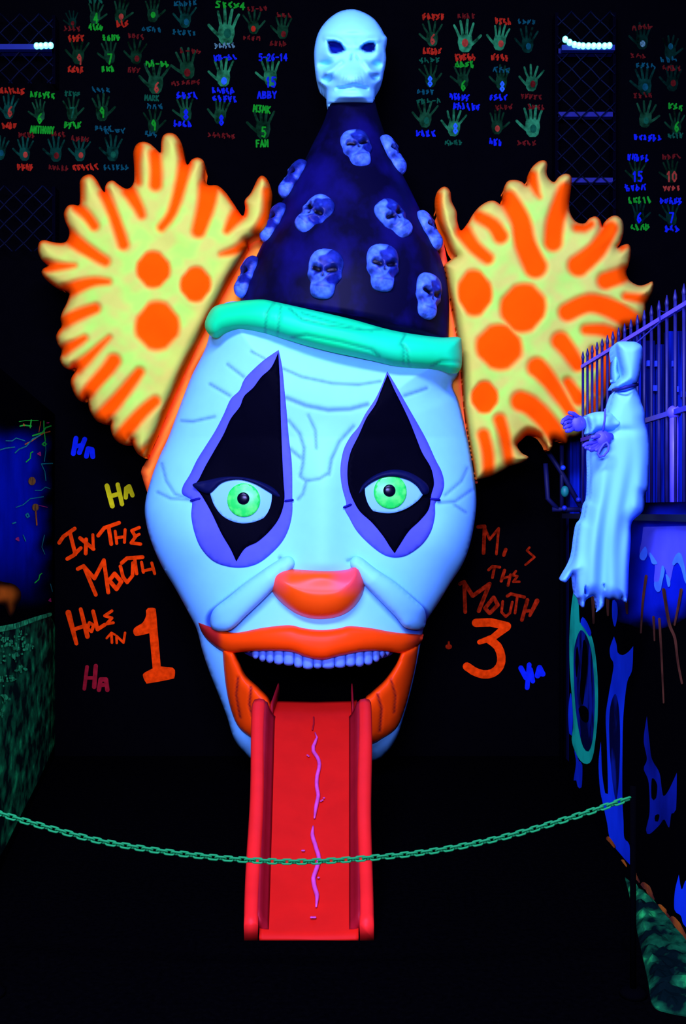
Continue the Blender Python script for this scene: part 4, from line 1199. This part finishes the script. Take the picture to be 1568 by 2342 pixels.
# skull on the tip of the hat
S10 = (690.0, 10.0, 0.14031)
tl = spline(Z([(800, 80), (900, 90), (1050, 150), (1180, 240), (1280, 370), (1340, 480), (1385, 545), (1380, 620), (1362, 720), (1372, 900), (1340, 1050), (1310, 1200), (1245, 1300), (1203, 1380), (1190, 1480), (1182, 1600), (1160, 1692, 1), (850, 1697), (530, 1705), (470, 1752, 1), (430, 1680), (402, 1600), (395, 1420), (360, 1350), (260, 1260), (225, 1130), (205, 950), (200, 780), (230, 580), (290, 420), (400, 270), (550, 150), (680, 95)], *S10), 4)
EL = np.array(Z([(425, 600), (520, 594), (620, 622), (662, 672), (706, 745), (640, 780), (560, 802), (480, 796), (445, 740)], *S10))[:, :2]
ER = np.array(Z([(1110, 620), (1168, 624), (1192, 660), (1192, 750), (1130, 780), (1040, 776), (962, 730), (966, 690), (1020, 640)], *S10))[:, :2]


def zg(P, c, rx, ry):
    c = Z([c], *S10)[0]
    return gau(P, c, rx * S10[2], ry * S10[2])


def zc(P, pts, r0, r1, soft):
    return cap_mask(P, Z(pts, *S10), r0 * S10[2], r1 * S10[2], soft)


def sock(P, soft=4):
    m = np.zeros(len(P))
    for l in (EL, ER):
        d = loop_dist(P, l) * np.where(inside(P, l), 1, -1)
        m = np.maximum(m, sst(.5 + d / soft))
    return m


def top_y(P, sd):
    y0 = 4.76 - dome(sd, 74, .16)
    y = 0 * sd
    y += .04 * sock(P, 9)
    y += .010 * zg(P, (840, 490), 190, 45) - .018 * zg(P, (440, 800), 110, 90) - .016 * zg(P, (1230, 800), 80, 80)
    y -= .012 * zc(P, [(400, 545), (560, 560), (740, 690)], 34, 30, 12) + .012 * zc(P, [(1230, 560), (1080, 570), (920, 690)], 34, 30, 12) + .012 * zg(P, (840, 680), 60, 90)
    y += .030 * zg(P, (390, 990), 130, 60) + .030 * zg(P, (1220, 990), 90, 60) + .03 * zg(P, (420, 1230), 110, 60) + .03 * zg(P, (1200, 1190), 80, 60)
    y -= .016 * zc(P, [(640, 950), (520, 1030), (420, 1110)], 35, 45, 9) + .016 * zc(P, [(1020, 950), (1100, 1050), (1180, 1120)], 35, 45, 9)
    y -= .050 * zg(P, (820, 1200), 260, 190) + .03 * zg(P, (830, 1500), 260, 60)
    y += .014 * zc(P, [(580, 1375), (700, 1360), (840, 1322), (950, 1350), (1060, 1372)], 20, 20, 6)
    y += .008 * (zc(P, [(810, 830), (800, 900)], 20, 24, 4) + zc(P, [(890, 850), (915, 890)], 18, 20, 4))
    for x in range(640, 1050, 62):
        y += .004 * zc(P, [(x + (820 - x) * .3, 1100), (x, 1300)], 8, 12, 5)
    y += .03 * sst((P[:, 1] - (10 + 1590 * .14031)) / 5)
    return y0 + 1.9 * y * np.clip(sd / 12, 0, 1)


def top_col(P, sd):
    c = np.tile(np.array((0.27, 0.90, 0.98)), (len(P), 1))
    m = np.clip(sock(P, 3), 0, 1)[:, None]
    c = c * (1 - m) + np.array((.002, .010, .15)) * m
    w = np.clip(.6 * zc(P, [(810, 830), (800, 900)], 16, 20, 3) + .55 * zc(P, [(890, 850), (915, 890)], 14, 16, 3) + .35 * zc(P, [(600, 1372), (700, 1360), (840, 1322), (950, 1350), (1060, 1372)], 10, 10, 4), 0, 1)
    w = np.maximum(w, .9 * sst((P[:, 1] - (10 + 1590 * .14031)) / 5) * sst(1 - np.abs(P[:, 0] - 806) / 52))[:, None]
    return c * (1 - w) + np.array((.02, .07, .45)) * w


relief('skull_finial', tl, top_y, SKIN, hat, 3.6, (), lambda P, sd: 4.80 + dome(sd, 74, .15), top_col, 'large white angry skull on the hat tip')

# brim
BRM = mat('brim_green', attr=True, rough=.45, spec=.06, vary=.05)
bl = spline([(478, 715), (492, 700), (520, 693), (560, 687), (600, 685), (628, 690), (700, 706), (800, 729), (900, 756), (1000, 771), (1048, 771), (1055, 785), (1054, 842), (1034, 850), (1005, 842), (950, 838), (900, 832), (850, 820), (760, 801), (700, 786), (650, 771), (600, 757), (550, 751), (512, 757), (492, 768), (474, 760), (468, 740)], 6)
BCR = [([(627, 692), (611, 713), (607, 740), (606, 764)], 1.6), ([(642, 700), (637, 738), (635, 764)], 1.3), ([(662, 706), (690, 730), (750, 744), (830, 755), (872, 752)], 1.6), ([(690, 716), (760, 736), (850, 757)], 1.0), ([(665, 772), (700, 766), (780, 782), (850, 800), (868, 816)], 1.6), ([(928, 757), (916, 788), (930, 800), (935, 836)], 1.6), ([(924, 790), (922, 832)], 1.2), ([(985, 838), (1010, 826), (1050, 826)], 1.6)]


def brim_y(P, sd):
    y = 4.60 - .26 * np.sqrt(np.clip(1 - ((P[:, 0] - 762) / 330) ** 2, 0.02, 1)) - dome(sd, 36, .085)
    for pts, r in BCR:
        y += .012 * cap_mask(P, pts, r, soft=8)
    return y


def brim_col(P, sd):
    m = np.zeros(len(P))
    for pts, r in BCR:
        m = np.maximum(m, .75 * cap_mask(P, pts, r, soft=5))
    g = np.clip(.5 + .5 * wob(P, 60, 1), 0, 1)[:, None]
    c = np.array((.002, .84, .15)) * (1 - g) + np.array((.006, .78, .21)) * g
    return c * (1 - m[:, None]) + np.array((.002, .10, .06)) * m[:, None]


relief('brim', bl, brim_y, BRM, hat, 5, (), lambda P, sd: 4.66 - .26 * np.sqrt(np.clip(1 - ((P[:, 0] - 762) / 330) ** 2, 0.02, 1)), brim_col, 'bright green rolled hat brim with cracks')

# ------------------------------------------------------------------ the tongue slide
SLX = -0.118
slide = root('slide', (SLX, 3.0, 0.0), 'long red tongue-shaped slide running from the clown\'s mouth to the floor', 'slide')
PATH = [(4.62, .425), (4.30, .422), (4.14, .412), (3.95, .352), (3.70, .255), (3.45, .170), (3.20, .092), (3.05, .042), (2.97, .021), (2.93, .012)]
# denser path
pp = spline([(a, b) for a, b in PATH], .04, False)
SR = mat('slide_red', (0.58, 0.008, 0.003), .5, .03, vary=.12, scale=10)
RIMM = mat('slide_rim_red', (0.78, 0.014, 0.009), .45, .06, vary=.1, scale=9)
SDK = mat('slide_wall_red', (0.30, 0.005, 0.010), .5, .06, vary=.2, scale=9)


def sweep(prof, p0, p1, name, material, label=None, wave=0.0):
    vs, fs = [], []
    seq = [q for q in pp if p1 - 1e-6 <= q[0] <= p0 + 1e-6]
    for i, (Y, z) in enumerate(seq):
        j = min(max(i, 1), len(seq) - 2)
        d = Vector((0, seq[j + 1][0] - seq[j - 1][0], seq[j + 1][1] - seq[j - 1][1])).normalized()
        nrm = Vector((0, -d.z, d.y)) if d.y > 0 else Vector((0, d.z, -d.y))
        w = float(np.interp(Y, [2.9, 4.1], [.845, 1.10]))
        for u_, h_ in prof:
            vs.append(Vector((-.0997 - .0232 * (min(Y, 4.1) - 2.94) + u_ * w + wave * math.sin(Y * 6.3 + u_ * 9) * (abs(u_) > .15), Y, z)) + nrm * (h_ * float(np.interp(Y, [2.9, 3.3], [.6, 1.0])) if h_ > 0 else h_))
    m, k = len(prof), len(seq)
    for i in range(k - 1):
        for j in range(m):
            j2 = (j + 1) % m
            fs.append((i * m + j, i * m + j2, (i + 1) * m + j2, (i + 1) * m + j))
    fs.append(tuple(range(m))[::-1])
    fs.append(tuple((k - 1) * m + j for j in range(m)))
    return mesh_obj(name, vs, fs, material, slide, None, True, label)


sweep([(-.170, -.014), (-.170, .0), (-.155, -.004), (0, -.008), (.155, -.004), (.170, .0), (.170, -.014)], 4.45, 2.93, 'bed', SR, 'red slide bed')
for s in (-1, 1):
    pr = [(s * .136, -.006), (s * .146, .006), (s * .158, .030), (s * .166, .060), (s * .176, .066), (s * .176, -.016)]
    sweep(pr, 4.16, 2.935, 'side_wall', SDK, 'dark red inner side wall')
    pr = [(s * .172, -.012), (s * .170, .062), (s * .178, .073), (s * .195, .077), (s * .212, .072), (s * .219, .058), (s * .219, -.012)]
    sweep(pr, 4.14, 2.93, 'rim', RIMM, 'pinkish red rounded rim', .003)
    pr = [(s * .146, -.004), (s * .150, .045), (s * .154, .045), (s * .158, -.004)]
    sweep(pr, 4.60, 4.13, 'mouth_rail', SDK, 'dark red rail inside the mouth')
TNG = mat('tongue_violet_line', (0.62, 0.060, 0.26), .5, .3, vary=.3, scale=25)


def on_slide(px, py):
    """where the sight line through this point meets the slide bed"""
    best = None
    for (y0, z0), (y1, z1) in zip(pp[:-1], pp[1:]):
        for q in range(6):
            t = q / 6
            Y, z = y0 + (y1 - y0) * t, z0 + (z1 - z0) * t
            e = abs(EYE - (py - CY) * Y / FPX - z)
            if best is None or e < best[0]:
                best = (e, Y, z)
    _, Y, z = best
    return Vector(((px - CX) * Y / FPX, Y, z - .001))


S2 = (500.0, 1560.0, 0.27325)
m = MB()
for seg in ([(805, 425), (822, 460), (790, 540), (792, 580), (825, 625), (842, 690), (822, 790), (820, 870), (832, 950), (812, 1050), (800, 1140)], [(790, 1205), (783, 1280), (800, 1340), (822, 1410), (838, 1480), (815, 1570), (792, 1630), (800, 1710), (822, 1780), (815, 1880)]):
    pts = [on_slide(*p) for p in spline(Z(seg, *S2), 8, False)]
    k = len(pts)
    m.tube(pts, [.0075 * min(1, .35 + i / 5, .35 + (k - 1 - i) / 5) for i in range(k)], 8)
m.build('tongue_line', TNG, slide, True, 'wavy violet groove line down the middle')
for x, y in [(742, 610), (752, 622), (868, 985), (880, 970), (855, 992), (700, 1410), (712, 1412), (835, 1635), (790, 1970), (805, 1972), (775, 1968)]:
    q = on_slide(*Z([(x, y)], *S2)[0])
    MB().ball(q + Vector((0, 0, .001)), .0045, (1, 1.6, .4), 8, 6).build('scuff_mark', TNG, slide, True, 'small violet scuff')
m = MB()
g = [on_slide(*p) for p in spline([(717, 1640), (717, 1655), (714, 1668)], 5, False)]
m.tube(g, .003, 6)
m.build('groove', SDK, slide, True)

# ------------------------------------------------------------------ iron fence on the right half wall
fence = root('iron_fence', (XR + .03, 3.3, 1.243), 'spiked blue-lit iron fence standing on the painted half wall', 'fence')
FM = mat('fence_paint', (0.012, 0.014, 0.32), .45, .4, vary=.3)
FB = mat('fence_bar_paint', (0.006, 0.006, 0.075), .5, .3, vary=.4)
FL = mat('fence_violet', (0.09, 0.07, 0.75), .45, .4, vary=.3)
xf = XR + .03
MB().box((xf - .007, 2.24, 1.868), (xf + .007, 4.33, 1.882)).build('top_rail', FL, fence, label='violet top rail')
MB().box((xf - .008, 2.24, 1.552), (xf + .008, 4.33, 1.568)).build('middle_rail', FM, fence)
MB().box((xf - .008, 2.24, 1.250), (xf + .008, 4.33, 1.266)).build('bottom_rail', FM, fence)
Y = 4.32
i = 0
while Y > 2.2:
    m = MB().tube([(xf, Y, 1.243), (xf, Y, 1.905)], .0055, 8)
    m.tube([(xf, Y, 1.90), (xf, Y, 1.915), (xf, Y, 1.94)], [.005, .007, .0015], 6)
    m.build('fence_bar', FB, fence, True)
    Y -= .08
    i += 1
m = MB().tube([(xf, 3.13, 1.243), (xf, 3.13, 1.56)], .0135, 10)
m.ball((xf, 3.13, 1.56), .022, (1, 1, 1), 10, 8)
m.build('brace_post', FL, fence, True, 'bright violet short post')

# boards behind the fence
BD = mat2('board_blue', (0.0005, 0.003, 0.05), (0.003, 0.016, 0.30), 7, (6, 1, .18), .42, .64)
bf = root('board_screen', (1.7, 5.0, 0.0), 'blue-lit screen of upright dark boards behind the iron fence', 'screen')
m = MB()
x = 1.13
rb = random.Random(3)
while x < 2.6:
    w = rb.uniform(.045, .09)
    m.box((x, 5.0 + rb.uniform(0, .02), 0), (x + w - .008, 5.05, rb.uniform(1.95, 2.18)))
    x += w
m.build('boards', BD, bf)
MB().box((1.13, 5.06, .0), (2.6, 5.10, 1.9)).build('backing', mat('backing_dark', (0.001, 0.002, 0.03), .8, .05), bf)
for px, py in [(1484, 831), (1502, 832), (1541, 832), (1562, 902), (1497, 888), (1546, 890)]:
    q = at(px, py, 4.99)
    MB().box((q.x - .011, 4.985, q.z - .014), (q.x + .011, 5.005, q.z + .014)).build('paint_fleck', mat('fleck_blue', (0.02, 0.05, 0.55), .6, .1), bf)

# ------------------------------------------------------------------ hooded robe figure hung at the fence
S11 = (1200.0, 700.0, 0.31588)
GY = 3.2
ghost = root('hanging_ghost', (0.85, GY, 0.85), 'pale blue hooded ghost robe hanging in front of the iron fence', 'ghost decoration')
ROBE = mat2('robe_cloth', (0.11, 0.40, 0.95), (0.15, 0.50, 0.98), 4, (1, 1, .4), .35, .65, rough=.8, spec=.1)
robe = spline(Z([(655, 612), (720, 605), (795, 580), (822, 640), (842, 700), (866, 770), (871, 850), (891, 930), (901, 1050), (897, 1200), (890, 1320), (866, 1362), (865, 1440), (848, 1492), (782, 1552), (766, 1600), (765, 1700), (752, 1900), (746, 2080), (736, 2146, 1), (716, 2140), (702, 2105), (682, 2132), (640, 2120), (610, 2126), (582, 2118), (572, 2170), (542, 2202), (514, 2216, 1), (528, 2170), (515, 2108), (498, 2098), (442, 2128), (430, 2182, 1), (412, 2182), (400, 2130), (380, 2115, 1), (370, 2050), (360, 1962), (345, 1940), (320, 1972), (290, 2002), (260, 1988, 1), (290, 1930), (340, 1850), (360, 1780), (372, 1680), (390, 1580), (422, 1530), (442, 1430), (464, 1380), (471, 1200), (470, 1060), (482, 980), (520, 900), (600, 880), (590, 800), (612, 720), (632, 655)], *S11), 5)
holes = [spline(Z([(432, 2030), (448, 2025), (464, 2065), (452, 2095), (430, 2080)], *S11), 3), spline(Z([(566, 2015), (580, 2010), (586, 2030), (576, 2048)], *S11), 3)]


def folds(P):
    x = P[:, 0] + .10 * (P[:, 1] - 1100)
    a = np.clip((P[:, 1] - 980) / 250, 0.1, 1)
    return .65 * a * (.012 * np.sin(x / 6.5 + .8 * np.sin(P[:, 1] / 60)) + .010 * np.sin(x / 15 + P[:, 1] / 90)) + .012 * gau(P, (1425, 985), 30, 10)


relief('robe', robe, lambda P, sd: GY - dome(sd, 34, .085) + folds(P) * np.clip(sd / 8, 0, 1), ROBE, ghost, 4.2, holes, lambda P, sd: GY + .005 + dome(sd, 34, .05), None, 'pale blue ragged robe with a torn hem')
slv = spline(Z([(452, 800), (482, 774), (560, 764), (604, 772), (640, 780), (700, 850), (640, 905), (600, 905), (552, 898), (476, 925), (470, 880)], *S11), 4)
relief('sleeve', slv, lambda P, sd: GY - .055 - dome(sd, 18, .05) + .008 * np.sin(P[:, 0] / 6), ROBE, ghost, 4, (), GY + .01, None)
hood = spline(Z([(664, 268), (700, 256), (760, 257), (800, 260), (845, 290), (851, 350), (842, 430), (826, 520), (800, 566), (722, 590), (660, 602), (645, 585), (672, 535), (700, 500), (685, 420), (668, 340)], *S11), 4)
relief('hood', hood, lambda P, sd: GY - .01 - dome(sd, 24, .085), ROBE, ghost, 4, (), lambda P, sd: GY + .01 + dome(sd, 24, .06))
relief('hood_edge', spline(Z([(636, 425), (648, 375), (662, 365), (672, 400), (672, 470), (690, 505), (660, 560), (642, 552), (634, 500)], *S11), 3), lambda P, sd: GY + .015 - dome(sd, 10, .02), ROBE, ghost, 3, (), GY + .05, None, 'far edge of the hood opening')
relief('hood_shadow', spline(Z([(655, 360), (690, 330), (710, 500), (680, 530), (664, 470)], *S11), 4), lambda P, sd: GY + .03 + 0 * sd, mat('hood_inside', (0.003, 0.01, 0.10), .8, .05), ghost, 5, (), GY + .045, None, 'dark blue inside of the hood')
CRD = mat('cord_navy', (0.004, 0.006, 0.10), .6, .2)
m = MB()
pts = [at(*Z([q], *S11)[0][:2], GY - d) for q, d in [((640, 608), .02), ((680, 605), .075), ((730, 585), .10), ((775, 578), .08), ((812, 568), .01)]]
m.tube(pts, .0055, 8)
m.build('neck_cord', CRD, ghost, True, 'dark cord tied round the neck')
m = MB()
m.tube([at(*q, GY - .115) for q in [(1383, 935), (1382, 960), (1378, 985)]], .003, 6)
ring = [at(*Z([q], *S11)[0][:2], GY - .13) for q in [(590, 985), (606, 1010), (600, 1050), (570, 1085), (540, 1092), (528, 1070), (545, 1035), (570, 1000)]]
m.tube(ring, .0038, 6, True)
m.build('wrist_cord', mat('cord_violet', (0.05, 0.06, 0.50), .6, .2), ghost, True, 'violet cord loop at the hand')
HANDM = mat('ghost_hand', (0.06, 0.055, 0.55), .5, .3, vary=.4, scale=30)
for palm, fingers, lab in [
    ((560, 960), [[(530, 980), (480, 990), (440, 1000), (425, 1010)], [(530, 990), (490, 1020), (455, 1032), (440, 1025)], [(540, 1000), (505, 1035), (480, 1045), (470, 1035)], [(555, 1000), (530, 1040), (515, 1042)], [(560, 940), (520, 945), (485, 950)]], 'violet skeletal hand holding the cord loop'),
    ((380, 850), [[(350, 820), (310, 805), (275, 828), (268, 845)], [(345, 840), (300, 835), (278, 855)], [(345, 860), (305, 870), (285, 880)], [(355, 880), (325, 900), (300, 905)], [(390, 815), (350, 780), (320, 772)]], 'violet skeletal hand reaching toward the hair tuft')]:
    m = MB()
    dep = GY - .105 if palm[0] > 450 else GY - .03
    c = at(*Z([palm], *S11)[0][:2], dep)
    m.ball(c, .026, (1.1, .6, 1.0), 12, 8)
    w = at(*Z([(palm[0] + 60, palm[1] - 15 if palm[0] > 450 else palm[1] - 5)], *S11)[0][:2], dep + .02)
    m.tube([c, (c + w) / 2, w], [.02, .014, .013], 8)
    for f in fingers:
        pts = [at(*Z([q], *S11)[0][:2], dep - .012 * j) for j, q in enumerate(f)]
        m.tube(pts, [.0085 - .0012 * j for j in range(len(pts))], 7)
        m.ball(pts[-1], .0052, (1, 1, 1), 7, 5)
    m.build('hand', HANDM, ghost, True, lab)
m = MB()
top = at(*Z([(760, 262)], *S11)[0][:2], GY)
m.tube([top + Vector((0, 0, -.02)), Vector((xf - .012, GY + .03, 1.86)), Vector((xf - .008, GY + .05, 1.90)), Vector((xf + .012, GY + .05, 1.895))], .003, 6)
m.build('hanging_cord', CRD, ghost, True, 'thin dark hanging cord')

# ------------------------------------------------------------------ dim stand behind the end of the fence
st = root('prop_stand', (1.07, 4.9, 0.0), 'dim dark blue metal stand behind the end of the half wall', 'stand')
SM = mat('stand_blue', (0.0015, 0.003, 0.035), .6, .2)
YS = 4.9
for nm, pts, r in [('strut', [(1250, 1030), (1280, 1075), (1345, 1190)], .012), ('post', [(1284, 1015), (1284, 1165)], .010), ('post', [(1247, 1060), (1252, 1140), (1275, 1165)], .012), ('shelf', [(1262, 1165), (1335, 1165)], .012)]:
    MB().tube([at(*q, YS) for q in pts], r, 8).build(nm, SM, st, True)
a = at(1284, 1165, YS)
MB().tube([a, (a.x, YS, 0)], .010, 8).build('leg', mat('stand_black', (0.0006, 0.0006, 0.001), .9, .0), st, True)
a = at(1330, 1165, YS)
MB().tube([a, (a.x, YS, 0)], .010, 8).build('leg', mat('stand_black'), st, True)
for px, py, c, r in [(1291, 1124, (0.004, 0.20, 0.12), .020), (1287, 1070, (0.01, 0.06, 0.55), .013), (1322, 1143, (0.006, 0.02, 0.28), .013), (1290, 1162, (0.006, 0.02, 0.30), .013)]:
    MB().ball(at(px, py, YS - .02), r, (1, 1, 1.4 if r > .015 else 1)).build('knob', mat('knob_%d' % py, c, .5, .3), st, True)

# ------------------------------------------------------------------ chain-link panels and strings of lights on the back wall
WIRE = mat('galvanised_wire', (0.0010, 0.0035, 0.013), .6, .05, vary=.8, scale=4)
RAILM = mat('panel_rail_blue', (0.002, 0.005, 0.09), .6, .2, vary=.4)
YP = 5.06


def chain_panel(x0, x1, y0, y1, cell, rails, label):
    A, B = at(x0, y0, YP), at(x1, y1, YP)
    r = root('chain_link_panel', ((A.x + B.x) / 2, YP, B.z), label, 'chain-link panel', 'chain-link panels on the back wall')
    m = MB()
    w, h = B.x - A.x, A.z - B.z
    c = cell * YP / FPX
    for sgn in (1, -1):
        k = -h
        while k < w + h:
            # line x = k + sgn * t (t measured down from the top)
            t0, t1 = 0, h
            if sgn > 0:
                t0, t1 = max(0, -k), min(h, w - k)
            else:
                t0, t1 = max(0, k - w), min(h, k)
            if t1 - t0 > .02:
                n = max(2, int((t1 - t0) / (c / 4)))
                m.tube([(A.x + k + sgn * (t0 + (t1 - t0) * i / n), YP + sgn * .004 + .004 * math.sin(i * math.pi / 2), A.z - (t0 + (t1 - t0) * i / n)) for i in range(n + 1)], .0035, 5)
            k += c
    m.build('wire_mesh', WIRE, r, True)
    for ry in rails:
        q = at(0, ry, YP)
        MB().box((A.x, YP + .012, q.z - .012), (B.x, YP + .05, q.z + .012)).build('rail', RAILM, r)
    for xx in (A.x, B.x):
        MB().box((xx - .008, YP + .012, B.z), (xx + .008, YB - .002, A.z)).build('post', mat('panel_post', (0.0007, 0.0007, 0.002), .9, .0), r)
    return r


chain_panel(-60, 121, 32, 190, 44, [113], 'chain-link panel above the low painted partition, with the short light string')
chain_panel(-60, 121, 425, 575, 44, [], 'dark chain-link panel between the low partition and the hair tuft')
chain_panel(1274, 1406, 26, 565, 44, [114, 259, 410], 'chain-link panel between the two groups of hand prints')
BULB = mat('led_bulb', (0.3, 0.9, 0.8), .3, .3, emit=(0.12, 1.0, 0.85, 2.6))
CORE = mat('led_core', (0.9, 1, 1), .3, .3, emit=(0.85, 1.0, 1.0, 3.0))
CAB = mat('light_cable', (0.004, 0.04, 0.02), .6, .2)


def lights(bulbs, base, label):
    ps = [at(x, y, YP - .05) for x, y in bulbs]
    c = sum(ps, Vector()) / len(ps)
    r = root('light_string', c, label, 'string lights', 'strings of cyan lights on the chain-link panels')
    MB().tube([p + Vector((0, .022, -.004)) for p in ps], .006, 8).build('cable', CAB, r, True)
    x0, y0, x1, y1 = base
    a, b = at(x0, y0, YP), at(x1, y1, YP)
    MB().box((a.x, YP - .045, b.z), (b.x, YP - .014, a.z)).build('holder', mat('holder_blue', (0.002, 0.012, 0.10), .5, .3), r)
    for p in ps:
        bl_ = MB().ball(p, .0145, (1, .8, 1.15), 14, 10).build('bulb', BULB, r, True, 'glowing cyan bulb')
        MB().ball(p + Vector((0, -.0085, 0)), .007, (1, .8, 1.1), 10, 8).build('bulb_core', CORE, bl_, True)
    d = bpy.data.lights.new('string_glow', 'POINT')
    d.energy = .05 * len(ps)
    d.color = (.1, 1.0, .75)
    d.shadow_soft_size = .05
    lo_ = bpy.data.objects.new('string_glow', d)
    COL.objects.link(lo_)
    lo_.location = c + Vector((0, -.08, .03))


lights([(1292, 90), (1302, 97), (1313, 102), (1323, 104), (1333, 105), (1345, 105), (1357, 105), (1369, 105), (1382, 105), (1393, 104)], (1280, 112, 1400, 124), 'string of ten cyan bulbs on the panel between the hand prints')
lights([(84, 105), (94, 105), (105, 104), (116, 104)], (-40, 110, 120, 122), 'string of four cyan bulbs on the panel above the painted partition')

# ------------------------------------------------------------------ green plastic chain across the front
CH = mat('plastic_chain_green', (0.008, 0.24, 0.042), .5, .06, vary=.15)
YC = 2.6
chain = root('plastic_chain', at(690, 1970, YC), 'thin green plastic chain sagging across the front of the slide', 'chain')
path = spline([(-11, 1857), (0, 1861), (120, 1896), (240, 1926), (400, 1951), (550, 1966), (690, 1971), (850, 1962), (1000, 1945), (1150, 1915), (1300, 1872), (1439, 1826)], 2, False)
acc = np.concatenate([[0], np.cumsum(np.linalg.norm(np.diff(path, axis=0), axis=1))])
L = acc[-1]
N = 88
link = MB()
rr = []
for i in range(20):
    a = 2 * math.pi * i / 20
    x, y = math.cos(a) * .0062, math.sin(a) * .0062
    rr.append(Vector((x + (.0072 if x > 0 else -.0072), y, 0)))
link.tube(rr, .0029, 6, True)
lk0 = mesh_obj('link', [v + OFF[chain] for v in link.v], link.f, CH, chain)
for i in range(N):
    s = L * (i + .5) / N
    x, y = np.interp(s, acc, path[:, 0]), np.interp(s, acc, path[:, 1])
    x2, y2 = np.interp(min(s + 4, L), acc, path[:, 0]), np.interp(min(s + 4, L), acc, path[:, 1])
    x1, y1 = np.interp(max(s - 4, 0), acc, path[:, 0]), np.interp(max(s - 4, 0), acc, path[:, 1])
    d = (at(x2, y2, YC) - at(x1, y1, YC)).normalized()
    M = d.to_track_quat('X', 'Z').to_matrix().to_4x4() @ Matrix.Rotation((math.pi / 4) + (math.pi / 2) * (i % 2), 4, 'X')
    o = lk0 if i == 0 else lk0.copy()
    if i:
        COL.objects.link(o)
        o.parent = chain
    o.matrix_local = Matrix.Translation(at(x, y, YC) - OFF[chain]) @ M
# black stanchions that carry the chain
STB = mat('stanchion_black', (0.0006, 0.0006, 0.0008), .9, .0)
for (px, py), lab in (((1447, 1824), 'black chain post in front of the painted half wall'), ((-19, 1855), 'black chain post by the low painted partition')):
    q = at(px, py, YC)
    r = root('chain_post', (q.x, YC, 0), lab, 'post', 'black posts that carry the chain')
    MB().tube([(q.x, YC, .02), (q.x, YC, q.z + .03)], .008, 10).build('pole', STB, r, True)
    MB().tube([(q.x, YC, 0), (q.x, YC, .012), (q.x, YC, .02)], [.035, .035, .02], 18).build('base', STB, r, True)
